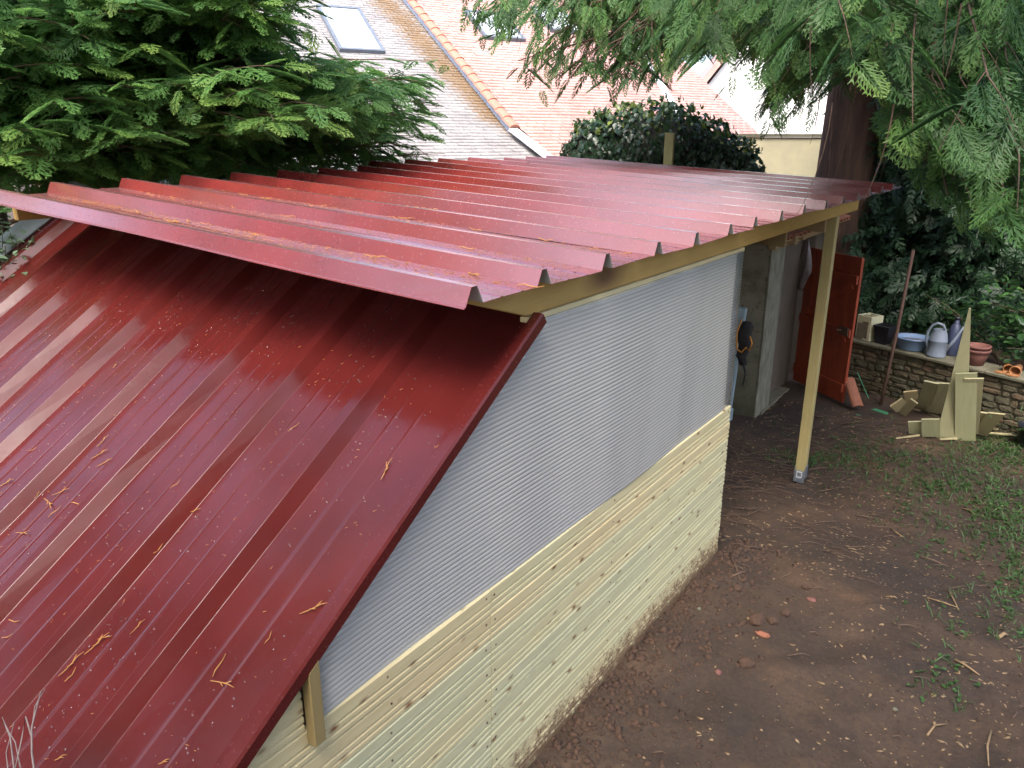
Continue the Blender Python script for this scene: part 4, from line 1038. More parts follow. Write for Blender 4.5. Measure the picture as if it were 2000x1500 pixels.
def conifer(name, base, label, trunk_pts, trunk_r, limbs, tpls, mat, keep=None, limb_r=.045, nl_show=300, lod_d=8.6, group=None, extra=(), **kw):
    t = empty(name, base, label, 'tree', group)
    m = MB(); m.tube(trunk_pts, trunk_r, 18); me_ = m.build('trunk', M['bark'], t)
    for c in limbs[:nl_show]:
        m = MB(); L = np.linalg.norm(c[-1]-c[0]); r0 = min(limb_r, .014*L+.008); m.tube([Vector(p) for p in c], [r0*(1-.85*i/(len(c)-1)) for i in range(len(c))], 6, cap=False); m.build('limb', M['limb'], t)
    P, D, Nn, S, T, tw = grow(limbs, **kw)
    if keep is not None:
        ok = [keep(p, d, s) for p, d, s in zip(P, D, S)]; P, D, Nn, S, T = [[a for a, k in zip(x, ok) if k] for x in (P, D, Nn, S, T)]
        tw = [x for x in tw if keep(x[-1], x[-1]-x[0], 0.0)]
    def lod(p):
        u, v = in_frame(p)
        if not (-90 < u < 2090 and -90 < v < 700): return 2
        return 0 if np.linalg.norm(np.array(p)-np.array(CAM)) < lod_d and tpls is SP_FULL else 1
    vis = np.array([lod(p) for p in P]); V = []; Q = []; TT = []; off = 0
    for sel, tp in ((vis == 0, tpls), (vis == 1, SP_MID if tpls is SP_FULL else tpls), (vis == 2, SP_LOW)):
        ix = np.where(sel)[0]
        if not len(ix): continue
        g = lambda a: [a[k] for k in ix]
        v_, q_, t_ = scatter(tp, g(P), g(D), g(Nn), g(S), g(T)); V.append(v_); Q.append(q_+off); TT.append(t_); off += len(v_)
    tag(fast_mesh('crown', np.concatenate(V), tris=np.concatenate(Q), mat=mat, parent=t, attr=np.concatenate(TT)), kind='stuff')
    V, Q = twig_mesh(tw+list(extra)); tag(fast_mesh('twigs', V, quads=Q, mat=M['limb'], parent=t), kind='stuff')
    return t
def in_frame(p):
    q = Vector(p)-CAM; z = q.dot(FWD)
    return (1000+FPX*q.dot(RT)/z, 750-FPX*q.dot(UP)/z) if z > .1 else (-9e3, -9e3)
def bough(axis, u, v, d, sag=.05):
    """a bough that leaves the trunk high up and comes down and out to its tip"""
    e = at_dist(u, v, d); z = max(5.3, e.z+rnd.uniform(.3, 1.6)); return limb_curve((axis[0], axis[1], z), tuple(e), sag+.03)
def reach(start_axis, u, v, d, sag=.05, zlo=.2, zhi=.85):
    """a limb from the trunk axis to a real point out in the crown"""
    e = at_dist(u, v, d); z = max(start_axis[2]+.8, e.z-(.1+.35*rnd.random())*math.hypot(e.x-start_axis[0], e.y-start_axis[1])*.6)
    return limb_curve((start_axis[0], start_axis[1], z), tuple(e), sag)

# ------------------------------------------------------------------ left cedar, beyond the left edge of the roof
def clear_roof(p, d, s):
    e = np.array(p)+np.array(d)/max(np.linalg.norm(d), 1e-6)*s
    for q in (p, e):
        if q[2] < 3.0 and q[0] > left_x(q[1])-.06 and q[1] < 10.5: return False
    u, v = in_frame(e); u0, v0 = in_frame(p)
    if (625 < u < 745 and 5 < v < 98) or (625 < u0 < 745 and 5 < v0 < 98): return rnd.random() < .08
    if e[1] > 0 and u > 655 and v < 95 and v > -40: return False
    if e[1] > 0 and u > 880 and v > -60: return False
    if e[1] > 0 and u > 560 and v > -20 and rnd.random() < .06+.25*(u > 720): return False
    return True
T1 = (-7.4, 4.6, -.2)
L1 = []
for i in range(205):                                            # what the photo shows
    u = rnd.uniform(-220, 600); v = rnd.uniform(-110, 330); d = rnd.uniform(6.4, 8.6)
    e = at_dist(u, v, d)
    if e.z < 2.95 and e.x > left_x(e.y)-.15: continue
    L1.append(reach(T1, u, v, d))
for i in range(52):
    u = rnd.uniform(570, 830); v = rnd.uniform(120, 300); L1.append(reach(T1, u, v, rnd.uniform(7.2, 9.4)))
for (u, v, d) in ((850, 285, 9.0), (870, 300, 9.0), (835, 300, 8.8), (790, 170, 8.8), (850, 120, 9.2), (760, 160, 9), (660, 240, 8.5), (700, 200, 8.5)): L1.append(reach(T1, u, v, d))
for i in range(38):                                             # the rest of the crown, above and behind
    a = rnd.uniform(0, 2*math.pi); r = rnd.uniform(1.5, 3.2); z = rnd.uniform(1.0, 9.5)
    e = (T1[0]+r*math.cos(a)*(1.1-z*.07), T1[1]+r*math.sin(a)*(1.2-z*.07), z)
    if e[0] > -4.4 and e[2] < 3.2: continue
    L1.append(limb_curve((T1[0], T1[1], max(.5, z-.9)), e, .05))
for (x, y, z) in ((-3.6, -.2, 5.2), (-2.0, 3.4, 6.9), (-3.0, -1.2, 5.5)):
    L1.append(limb_curve((T1[0], T1[1], z-1.2), (x, y, z), .06))   # boughs over the shed, above the picture
conifer('cedar_tree', T1, 'feathery green cedar crowding the left edge of the red roof', [(T1[0], T1[1], -.4), (T1[0], T1[1], 3), (T1[0]-.1, T1[1], 6), (T1[0], T1[1], 9.5)], [.24, .17, .11, .03], L1, SP_FULL, M['thuja'],
        keep=clear_roof, lod_d=7.6, limb_r=.022, start=.40, per_m=4.4, blen=(.35, .85), hang=.25, spray=(.28, .48), fr_m=8, up=.35, tipboost=.08, tone=(-.08, .2))
# a dense dark cedar behind it, closes the gaps low down
def keep_left(p, d, s): 
    u, v = in_frame(p); return not (u > 540 and v > -100)
L1b = []
for i in range(90):
    a = rnd.uniform(0, 2*math.pi); r = rnd.uniform(.8, 1.9); z = rnd.uniform(.4, 7.5); L1b.append(limb_curve((-9.6, 4.3, max(.2, z-.7)), (-9.6+r*math.cos(a)*1.1, 4.3+r*2.0*math.sin(a), z), .04))
conifer('cedar_tree', (-9.6, 4.3, -.2), 'second darker cedar standing behind the front one at the left', [(-9.6, 4.3, -.4), (-9.6, 4.3, 8)], [.2, .04], L1b, SP_LOW, M['thuja'], keep=keep_left, start=.2, per_m=7, blen=(.4, .8), hang=.2, spray=(.3, .45), fr_m=8)

# ------------------------------------------------------------------ big old conifer, trunk right of centre, boughs across the top
tb = on_axis(1650, 340, 1, 13.4); T2 = (tb.x, 13.4, .0)
def keep2(p, d, s):
    e = np.array(p)+np.array(d)/max(np.linalg.norm(d), 1e-6)*s
    for q in (p, e):
        if q[2] < 2.95 and -4.6 < q[0] < .25 and q[1] < 10.6: return False
    for q in (p, e):
        u, v = in_frame(q)
        if q[1] < 0: continue
        if 100 < u < 1900 and -900 < v < -45 and np.linalg.norm(np.array(q)-np.array(CAM)) > 5.5 and rnd.random() < .72: return False
        if v < -20 or v > 800: continue
        if 1315 < u < 1475 and v > 120+ (1475-u)*.0: return rnd.random() < .05
        if u < 895 and v > -60: return False
        low = np.interp(u, [880, 930, 1000, 1060, 1110, 1150, 1210, 1250, 1300, 1340], [50, 80, 165, 215, 195, 150, 225, 150, 190, 120])
        if u < 1315 and v > low+rnd.uniform(-25, 25): return False
        if 930 < u < 1130 and 15 < v < 85 and rnd.random() < .35: return False
        if u < 1300 and v > 70 and rnd.random() < .28: return False
        if 1470 < u < 1610 and v > 200 and rnd.random() < .45: return False
        if 1592 < u < 1712 and 150 < v < 345 and rnd.random() < .96: return False
        if u > 1560 and v > np.interp(u, [1560, 1700, 1770, 1850, 2000], [230, 235, 330, 430, 500])+rnd.uniform(-25, 25): return False
        if 1560 < u and 330 < v and np.linalg.norm(np.array(q)-np.array(CAM)) > 9 : return False
    return True
L2 = []
for i in range(60):
    u = rnd.uniform(890, 1330); lowv = np.interp(u, [880, 1000, 1060, 1150, 1210, 1260, 1340], [0, 130, 175, 115, 185, 110, 80]); L2.append(bough(T2, u, rnd.uniform(-160, lowv), rnd.uniform(8.6, 10.8), .04))
for i in range(34):
    L2.append(bough(T2, rnd.uniform(1330, 1620), rnd.uniform(-220, 95), rnd.uniform(6.5, 10.5), .05))
for i in range(12):
    L2.append(bough(T2, rnd.uniform(1480, 1600), rnd.uniform(130, 235), rnd.uniform(10.8, 12), .03))
for i in range(60):
    L2.append(bough(T2, rnd.uniform(1560, 2150), rnd.uniform(-260, 190), rnd.uniform(5.4, 9.5), .06))
for (u, v, d) in ((1690, 165, 6.2), (1750, 190, 6.0), (1820, 150, 5.6), (1660, 180, 6.6), (1860, 215, 5.8), (1780, 120, 5.4), (1700, 90, 6), (1930, 150, 5.2), (1980, 220, 5.6), (1620, 140, 7),
                  (1900, 330, 5.6), (1850, 380, 5.9), (1960, 380, 5.4), (1990, 300, 5.3), (1830, 330, 6.2), (1900, 400, 5.7), (2030, 420, 5.2)): L2.append(bough(T2, u, v, d, .08))
for i in range(34):                                             # unseen long boughs added over the yard and the shed to shade them
    x = rnd.uniform(-2.2, 4.0); y = rnd.uniform(-.5, 8.0); L2.append(limb_curve((T2[0], T2[1], rnd.uniform(6, 8.5)), (x, y, 5.2+.18*y+rnd.uniform(-.3, 1.2)), .07))
for i in range(80):
    a = rnd.uniform(0, 2*math.pi); r = rnd.uniform(2.2, 6.2); z = rnd.uniform(5.2, 12)
    L2.append(limb_curve((T2[0], T2[1], z-.8), (T2[0]+r*math.cos(a), T2[1]+r*math.sin(a), z-rnd.uniform(-.4, .8)), .06))
hang = []
for i in range(26):                                             # long bare hanging shoots
    u = rnd.uniform(1560, 2000); v = rnd.uniform(-40, 260); d = rnd.uniform(5.2, 8)
    p = np.array(at_dist(u, v, d)); L = rnd.uniform(.3, .9); dx = rnd.uniform(-.25, .15)
    hang.append(np.array([p+np.array([dx*t*t*L, .1*t*L, -L*t]) for t in np.linspace(0, 1, 6)]))
conifer('old_conifer', (T2[0], T2[1], -.3), 'huge old conifer with a thick reddish trunk, boughs hanging across the top',
        [(T2[0]+.05, T2[1], -.5), (T2[0]+.02, T2[1], .6), (T2[0], T2[1], 2.2), (T2[0]+.02, T2[1], 4), (T2[0]+.05, T2[1], 8), (T2[0], T2[1], 13)], [.62, .50, .44, .41, .33, .08], L2, SP_FULL, M['conifer'],
        keep=keep2, limb_r=.035, extra=hang, start=.42, per_m=3.3, blen=(.4, .95), hang=.62, spray=(.28, .48), fr_m=8, tipboost=.08)
# ------------------------------------------------------------------ unseen trees added round the viewer to darken reflections and shade the yard
def high(p, d, s):
    for q in (np.array(p), np.array(p)+np.array(d)/max(np.linalg.norm(d), 1e-6)*s):
        if np.linalg.norm(q-np.array(CAM)) < 1.6: return False
        u, v = in_frame(q)
        if -80 < u < 2080 and v > -60: return False
        if q[2] < 4.2 and -5 < q[0] < 4.2 and -1.5 < q[1] < 10.5: return False
    return True
for (x, y, h, rad, z0, nl, lab) in ((-8.6, -3.6, 12, 3.4, 1.0, 100, 'unseen tall cedar added left of the viewer to darken the roof reflections'), (3.2, -5.6, 11, 4.4, 3.0, 100, 'unseen broad cedar added behind the viewer to shade the yard'), (7.4, -1.6, 12, 4.6, 2.6, 150, 'unseen broad cedar added right of the yard to block sky light')):
    Ls = []
    for i in range(nl):
        a = rnd.uniform(0, 2*math.pi); z = rnd.uniform(z0, h); r = rad*rnd.uniform(.5, 1.05)*(1 if z < h*.65 else max(.15, 1-(z/h-.65)*2.4))
        Ls.append(limb_curve((x, y, max(z0*.8, z-.7)), (x+r*math.cos(a), y+r*math.sin(a), z), .05))
    conifer('cedar_tree', (x, y, -.2), lab, [(x, y, -.3), (x, y, h*.5), (x, y, h)], [.3, .2, .04], Ls, SP_LOW, M['conifer'], keep=high, start=.2, per_m=3.6, blen=(.5, 1.0), hang=.35, spray=(.40, .62), fr_m=6)
# ------------------------------------------------------------------ dark conifers behind the garden wall
k3 = 0
for (x, y, h, lab) in ((.9, 14.6, 7.5, 'dark shaded conifer behind the garden wall, just right of the thick trunk'), (3.4, 13.2, 8, 'dark shaded conifer behind the garden wall at the right edge of the view'), (-.6, 17.5, 6.5, 'dark conifer far behind the thick trunk'), (5.6, 11.5, 7, 'dark conifer beyond the garden wall, outermost on the right'), (2.6, 16.8, 8.5, 'tall dark conifer standing in the second row behind the garden wall')):
    Ls = []
    for i in range(85):
        a = rnd.uniform(0, 2*math.pi); z = rnd.uniform(.35, h); r = (1.9 if z < h*.6 else 1.9*(1-(z/h-.6)*2.2))*rnd.uniform(.55, 1.05); r = max(.3, r)
        Ls.append(limb_curve((x, y, max(.3, z-.5)), (x+r*math.cos(a), y+r*math.sin(a), z), .03))
    def kd(p, d, s):
        e = np.array(p)+np.array(d)/max(np.linalg.norm(d), 1e-6)*s; dd = (e[0]-WALL_A.x)*WALL_N.x+(e[1]-WALL_A.y)*WALL_N.y
        if dd > -.30: return False
        u, v = in_frame(e); return not (u < 1560 and -20 < v < 400) and not (1585 < u < 1715 and v < 400 and e[1] < 13.0)
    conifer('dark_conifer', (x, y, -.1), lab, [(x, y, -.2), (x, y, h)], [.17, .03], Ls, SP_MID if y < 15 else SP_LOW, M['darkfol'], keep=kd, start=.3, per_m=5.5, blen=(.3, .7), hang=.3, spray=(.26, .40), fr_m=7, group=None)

hd = empty('conifer_hedge', tuple(WALL_A+WALL_D*2.6-WALL_N*1.6), 'dense unlit conifer hedge filling the background above the garden wall', 'hedge')
P = []; D = []; Nn = []; S = []; T = []
for i in range(8500):
    s_ = rnd.uniform(-1.6, 6.0) if i % 3 else rnd.uniform(-1.8, 1.2); b_ = 1.2+1.9*rnd.random()**1.3; z = .25+5.2*rnd.random()**1.15
    bulge = .35*math.sin(s_*2.1+z*1.3)+.25*math.sin(s_*5.3-z*2.2)
    p = WALL_A+WALL_D*s_-WALL_N*(b_+bulge*.5+(.35 if z > 1.2 else 0)); 
    u, v = in_frame((p.x, p.y, z))
    if u < 1500 or (u < 1712 and v < 395): continue
    P.append((p.x, p.y, z)); D.append(np.array(WALL_N)*rnd.uniform(.3, 1)+rng.normal(0, .55, 3)+np.array([0, 0, -.5])); Nn.append(np.array(WALL_N)*.8+np.array([0, 0, .6])+rng.normal(0, .4, 3)); S.append(rnd.uniform(.26, .42)); T.append(rng.normal(0, .1))
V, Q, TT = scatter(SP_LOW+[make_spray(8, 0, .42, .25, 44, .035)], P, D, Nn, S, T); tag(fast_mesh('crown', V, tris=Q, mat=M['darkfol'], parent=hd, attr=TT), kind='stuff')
for k in range(9):
    p = WALL_A+WALL_D*(.3+.8*k)-WALL_N*2.4; m = MB(); m.tube([(p.x, p.y, 0), (p.x+.1, p.y, 2.5), (p.x, p.y, 5)], [.07, .05, .02], 7); m.build('trunk', M['bark'], hd)
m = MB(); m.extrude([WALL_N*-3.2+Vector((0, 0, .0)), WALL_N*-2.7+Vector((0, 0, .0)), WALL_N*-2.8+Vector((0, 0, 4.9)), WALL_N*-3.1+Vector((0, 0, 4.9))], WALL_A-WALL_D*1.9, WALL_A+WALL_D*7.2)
m.build('shade_backing', simple('hedge_shade', (.012, .014, .008), (.006, .008, .005), 5, .95, .8, .05), hd)  # near-black slab standing in for the shade deep in the hedge
# ------------------------------------------------------------------ broad leaves: ivy mound, shrubs
def leaf_tpl(wd=.36, fold=.12, lobes=False):
    if lobes: pts = [(0, 0), (.12, .40), (.45, .26), (.52, .48), (.72, .17), (1, 0), (.72, -.17), (.52, -.48), (.45, -.26), (.12, -.40)]
    else: pts = [(0, 0), (.25, wd*.8), (.5, wd), (.78, wd*.6), (1, 0), (.78, -wd*.6), (.5, -wd), (.25, -wd*.8)]
    V = np.array([(x, y, fold*abs(y)/wd-.18*x*x) for x, y in pts]+[(.5, 0, -.05)]); k = len(pts)
    T3 = np.array([(i, (i+1) % k, k) for i in range(k)]); return V, T3, np.full(k+1, 0.0)
IVY = [leaf_tpl(lobes=True), leaf_tpl(.42)]; BROAD = [leaf_tpl(.26), leaf_tpl(.32)]
def leaf_mesh(name, tpl, P, D, Nn, S, T, mat, parent):
    V, Q, TT = scatter(tpl, P, D, Nn, S, T); return tag(fast_mesh(name, V, tris=Q, mat=mat, parent=parent, attr=TT), kind='stuff')
ic = at_dist(1275, 330, 13.2)
ivy = empty('ivy_mound', (ic.x, ic.y, -.3), 'dense rounded mound of dark ivy behind the far edge of the red roof', 'ivy')
P = []; D = []; Nn = []; S = []; T = []
blobs = [(at_dist(1270, 335, 13.2), 1.38, .9, 1.02), (at_dist(1160, 335, 13.1), .55, .7, .80), (at_dist(1385, 345, 13.3), .55, .7, .78), (at_dist(1440, 375, 13.4), .42, .6, .72)]
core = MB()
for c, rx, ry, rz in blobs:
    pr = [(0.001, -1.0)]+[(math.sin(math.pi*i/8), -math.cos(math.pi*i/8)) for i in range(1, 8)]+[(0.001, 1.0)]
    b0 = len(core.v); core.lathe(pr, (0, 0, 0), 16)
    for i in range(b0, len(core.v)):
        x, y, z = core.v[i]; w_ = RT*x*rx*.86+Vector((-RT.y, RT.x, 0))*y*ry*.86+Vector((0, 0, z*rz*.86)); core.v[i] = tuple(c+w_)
core.build('ivy_dark_core', simple('ivy_core_shade', (.02, .022, .012), (.012, .014, .008), 6, .9, .5), ivy)  # solid dark core, shade between the leaves put into its colour
for i in range(11500):
    c, rx, ry, rz = blobs[0] if rnd.random() < .52 else blobs[rnd.randint(1, 3)]
    v = rng.normal(0, 1, 3); v /= np.linalg.norm(v)
    if v[2] < -.35: continue
    k = rnd.uniform(.84, 1.05)*(1+.05*math.sin(v[0]*9+v[2]*7))
    p = np.array(c)+np.array(RT)*v[0]*rx*k+np.array((-RT.y, RT.x, 0))*v[1]*ry*k+np.array((0, 0, 1))*v[2]*rz*k
    out = np.array(RT)*v[0]+np.array((-RT.y, RT.x, 0))*v[1]+np.array((0, 0, 1))*v[2]
    d = np.array([0, 0, -1.])+rng.normal(0, .5, 3); d -= out*np.dot(d, out)*.8
    top = v[2] > .6 and rnd.random() < .5
    if top: d = np.array([0, 0, 1.])+rng.normal(0, .5, 3); p[2] += rnd.uniform(0, .12)
    P.append(p); D.append(d); Nn.append(out+rng.normal(0, .35, 3)); S.append(rnd.uniform(.06, .115)); T.append(rng.normal(-.12, .1)+(.55 if top else 0))
leaf_mesh('ivy_leaves', IVY, P, D, Nn, S, T, M['ivy'], ivy)
def shrub(name, label, base, tips, mat, size, nleaf, spread, cat='shrub', stem_r=.008, tone=0.0, tpl=BROAD):
    s = empty(name, base, label, cat); polys = []; P = []; D = []; Nn = []; S = []; T = []
    for tp in tips:
        c = limb_curve(base, tuple(tp), .12, 7); m = MB(); m.tube([Vector(p) for p in c], [stem_r*(1-.7*i/6) for i in range(7)], 5, cap=False); m.build('stem', M['limb'], s)
        for k in range(nleaf):
            t = .45+.55*rnd.random(); p = np.array([np.interp(t, np.linspace(0, 1, 7), c[:, j]) for j in range(3)])+rng.normal(0, spread, 3)
            d = rng.normal(0, 1, 3); d[2] = abs(d[2])*.3-.15; P.append(p); D.append(d); Nn.append(np.array([0, 0, 1.])+rng.normal(0, .35, 3)); S.append(rnd.uniform(*size)); T.append(tone+rng.normal(0, .1)+.1*t)
    leaf_mesh('leaves', tpl, P, D, Nn, S, T, mat, s); return s
b0 = WALL_A+WALL_D*2.75-WALL_N*.8; 
shrub('broadleaf_shrub', 'bright green broad-leaved shrub leaning over the terracotta pots on the garden wall', (b0.x, b0.y, .25),
      [at_dist(u, v, d) for u, v, d in ((1905, 590, 11.3), (1930, 615, 11.2), (1955, 600, 11.1), (1985, 640, 10.9), (1960, 650, 10.9), (1940, 545, 11.6), (1990, 560, 11.3), (1965, 680, 10.7), (2020, 600, 11), (1915, 625, 11.3))], M['laurel'], (.08, .15), 30, .09)
b1 = WALL_A+WALL_D*1.6-WALL_N*.8
shrub('small_shrub', 'small dim green shrub behind the watering can', (b1.x, b1.y, .25), [at_dist(u, v, d) for u, v, d in ((1825, 590, 11.9), (1840, 600, 11.8), (1805, 575, 12), (1885, 632, 11.6), (1895, 620, 11.5), (1875, 640, 11.5))], M['laurel'], (.06, .11), 16, .06, tone=-.12)
shrub('pale_shrub', 'pale green small-leaved shrub below the left corner of the upper roof', (-4.9, 2.1, .2), [at_dist(u, v, d) for u, v, d in ((5, 440, 6.6), (20, 455, 6.5), (-20, 430, 6.7), (38, 470, 6.4), (10, 480, 6.4), (-30, 470, 6.5), (28, 490, 6.3), (-5, 455, 6.5))], M['pale_shrub'], (.035, .07), 90, .07)
# bare grey twigs poking up over the steep roof, bottom left
tw = empty('bare_twigs', (-.62, .42, 1.1), 'bare grey twigs of a small bush over the steep roof, bottom left', 'twigs')
def roof_pt(u, v, lift=0.0):
    d = ray(u, v); t = (2.27+.65*(CAM.y-2.5)-CAM.z+lift)/(d.z-.65*d.y); return CAM+d*t
for pl, r in ((((75, 1560), (62, 1470), (62, 1420), (80, 1350)), .0035), (((62, 1440), (50, 1400), (42, 1445), (30, 1500)), .003), (((30, 1520), (20, 1440), (8, 1410)), .003), (((62, 1430), (68, 1380), (88, 1345)), .002), (((40, 1500), (30, 1450), (15, 1425), (4, 1400)), .002), (((20, 1540), (12, 1470), (28, 1410)), .002)):
    m = MB(); pts = [CAM+(roof_pt(u, v)-CAM)*(.86) for u, v in pl]; m.tube(pts, [r*(1-.5*i/(len(pts)-1)) for i in range(len(pts))], 6); m.build('twig', M['grey_twig'], tw)

# ------------------------------------------------------------------ small litter
def fallen(kind):
    m = MB(); L = (.085, .06, .10, .045)[kind]; b = (.003, -.003, .006, .002)[kind]
    pts = [Vector((L*(t-.5), b*math.sin(t*3), .004+.004*math.sin(t*7+kind))) for t in (0, .25, .5, .75, 1)]
    m.tube(pts, [.0014, .0019, .0021, .0018, .0010], 5)
    for j in range((0, 0, 2, 1)[kind]):
        t = .35+.22*j; p = Vector((L*(t-.5), b*math.sin(t*3), .005)); q = p+Vector((.022, .010*(1 if j % 2 else -1), .002)); m.tube([p, (p+q)/2, q], [.0014, .0016, .001], 5)
    me = m.mesh('fallen_cedar_twig'); me.materials.append(M['twig_dry']); return me
FT = [fallen(i) for i in range(4)]
ORD = ['first', 'second', 'third', 'fourth', 'fifth', 'sixth', 'seventh', 'eighth', 'ninth', 'tenth', 'eleventh', 'twelfth', 'thirteenth', 'fourteenth', 'fifteenth', 'sixteenth', 'seventeenth', 'eighteenth', 'nineteenth', 'twentieth', 'twenty-first', 'twenty-second', 'twenty-third', 'twenty-fourth', 'twenty-fifth', 'twenty-sixth', 'twenty-seventh', 'twenty-eighth', 'twenty-ninth', 'thirtieth']
def lay(pos, nrm, ang, group, sc=1.0, k=None):
    o = bpy.data.objects.new('fallen_cedar_twig', FT[rnd.randint(0, 3) if k is None else k]); col.objects.link(o)
    z = Vector(nrm).normalized(); x = Vector((math.cos(ang), math.sin(ang), 0)); x = (x-z*x.dot(z)).normalized(); y = z.cross(x)
    o.rotation_euler = Matrix(((x.x, y.x, z.x), (x.y, y.y, z.y), (x.z, y.z, z.z))).to_euler(); o.location = pos; o.scale = (sc, sc, sc)
    return tag(o, None, 'twig', group)
spots = [(575, 835), (378, 1000), (398, 962), (308, 1075), (430, 1300), (436, 1338), (615, 1190), (852, 885), (525, 1246), (757, 917), (202, 862), (196, 888), (215, 812), (78, 962), (65, 878), (12, 945), (44, 1043), (142, 1298), (206, 1246), (192, 1258), (270, 1225), (345, 945), (30, 1213), (16, 1243), (225, 715), (120, 1480), (322, 1488), (150, 985), (108, 1000), (120, 962), (150, 880), (205, 905), (95, 985), (140, 1318), (380, 965)]
made = {}
for (u, v) in spots:
    p = roof_pt(u, v, .004); o = lay(p, SN, R(rnd.choice([35, 50, 62, 75, -20])+YAW-15+rnd.uniform(-20, 20)), 'fallen cedar twigs on the steep roof', rnd.uniform(.65, 1.05))
    made.setdefault(sum(1 for r in ribs if p.x < r-.07), []).append((p.y, o))
for k, L in made.items():
    for i, (_, o) in enumerate(sorted(L, key=lambda a: a[0])):
        o['label'] = 'brown twig on the steep roof, %s from the bottom in the %s trough from verge' % (ORD[i], ORD[k])
n_ = 0; made = {}
while n_ < 56:
    y = 2.0+rnd.random()**1.6*2.6; x = -3.4+3.5*rnd.random()
    if rnd.random() < .55:                                      # most gather against the ribs
        r = rnd.choice(RIB_Y[1:5]); y = r-.07-rnd.random()*.07
    if any(abs(y-r) < .06 for r in RIB_Y): continue
    o = lay((x, y, zroof(x)+.004), (.054, 0, 1), rnd.uniform(-.5, .5), 'fallen cedar twigs on the upper roof', rnd.uniform(.9, 1.4)); n_ += 1
    made.setdefault(sum(1 for r in RIB_Y if y > r), []).append((x, o))
for k, L in made.items():
    for i, (_, o) in enumerate(sorted(L, key=lambda a: a[0])):
        o['label'] = 'brown cedar twig on the upper roof, %s from the left in the %s trough' % (ORD[i], ORD[max(0, k-1)])
nP = []                                                         # fine needles too many to count
while len(nP) < 1500:
    k_ = rnd.random(); y = 2.09+rnd.random()**1.2*.32 if k_ < .5 else rnd.choice(RIB_Y[1:6])-.06-abs(rnd.gauss(0, .06)); x = -3.5+3.5*rnd.random()
    if any(abs(y-r) < .055 for r in RIB_Y): continue
    L = rnd.uniform(.008, .035); a = rnd.gauss(0, .7); z = zroof(x)+.004; c_, s__ = math.cos(a)*L/2, math.sin(a)*L/2
    nP.append(np.array([(x-c_, y-s__, z+.001), (x, y, z+.003), (x+c_, y+s__, z)]))
while len(nP) < 1800:
    x = rnd.uniform(-3.0, .0); y = rnd.uniform(.4, 2.3)
    if any(r-.14 < x < r+.005 for r in ribs): continue
    L = rnd.uniform(.004, .016); a = rnd.uniform(0, 3); p = np.array(Vector((x, y, zs(y)))+SN*.003); d_ = (np.array((1, 0, 0))*math.cos(a)+np.array(SU)*math.sin(a))*L/2
    nP.append(np.array([p-d_, p+np.array(SN)*.001, p+d_]))
V, Q = twig_mesh(nP, .0013); tag(fast_mesh('needle_litter', V, quads=Q, mat=M['twig_dry']), kind='stuff')
# sticks, clods, brick bits on the soil
STICKS = ['long pale straw lying below the grass patch right of centre', 'dark twig lying right of the middle of the bare soil', 'yellowish split stick in the lower right of the soil', 'short pale stick below the post foot',
          'short thin stick left of the long pale straw', 'thin pale stick in the grass at the right', 'dark twig beside the brick crumbs near the plank wall', 'small stick between brick crumb and dark twig',
          'bent yellow stalk near the bottom right of the soil', 'pale straw lying between the post and the plank pile', 'upright looking straw below the long pale one', 'thick white wood splinter at the right edge',
          'thin twig close to the far corner of the plank wall', 'long thin twig in the bottom right corner']
def gp(u, v, z=-.1):
    for _ in range(6):
        p = on_axis(u, v, 2, z); z = float(gz(p.x, p.y))
    return p
for i, (u, v, u2, v2, r) in enumerate(((1790, 1087, 1850, 1108, .007), (1810, 1170, 1870, 1190, .006), (1865, 1292, 1912, 1322, .008), (1670, 1008, 1710, 1016, .006), (1740, 1035, 1765, 1052, .006), (1880, 995, 1905, 1008, .006), (1430, 1128, 1462, 1118, .007), (1730, 1168, 1752, 1172, .005), (1810, 1440, 1850, 1418, .006), (1640, 830, 1700, 824, .007), (1850, 1155, 1872, 1195, .006), (1950, 1248, 1968, 1244, .012), (1425, 1085, 1445, 1135, .006), (1935, 1430, 1930, 1500, .006))):
    a = gp(u, v)+Vector((0, 0, .012)); b = gp(u2, v2)+Vector((0, 0, .014)); m = MB(); mid = (a+b)/2+Vector((rnd.uniform(-.02, .02), rnd.uniform(-.02, .02), .01)); m.tube([a, mid, b], [r, r*.9, r*.5], 6)
    thing1('stick', m, M['chip'] if i % 3 else M['limb'], STICKS[i], 'stick', 'dry sticks lying on the soil')
def clod(u, v, r, mat, label, cat, name, sq=(1, 1, .6)):
    p = gp(u, v); bm = bmesh.new(); bmesh.ops.create_icosphere(bm, subdivisions=2, radius=r)
    for w in bm.verts:
        k = 1+.25*math.sin(w.co.x*47/r*.03+u)+.18*rnd.uniform(-1, 1); w.co = Vector((w.co.x*k*sq[0], w.co.y*k*sq[1], w.co.z*k*sq[2]))
    me = bpy.data.meshes.new(name); bm.to_mesh(me); bm.free(); o = link(name, me, M[mat]); o.location = p+Vector((0, 0, r*sq[2]*.45)); tag(o, label, cat); return o
clod(1488, 1241, .038, 'terracotta', 'orange brown brick fragment lying on the soil below the clods', 'brick fragment', 'brick_fragment', (1.3, .8, .5))
clod(1583, 1172, .03, 'terracotta_dark', 'small reddish brick crumb right of the soil clods', 'brick fragment', 'brick_fragment', (1, .8, .5))
clod(1402, 1314, .018, 'terracotta_dark', 'tiny red brick crumb nearest to the plank wall', 'brick fragment', 'brick_fragment')
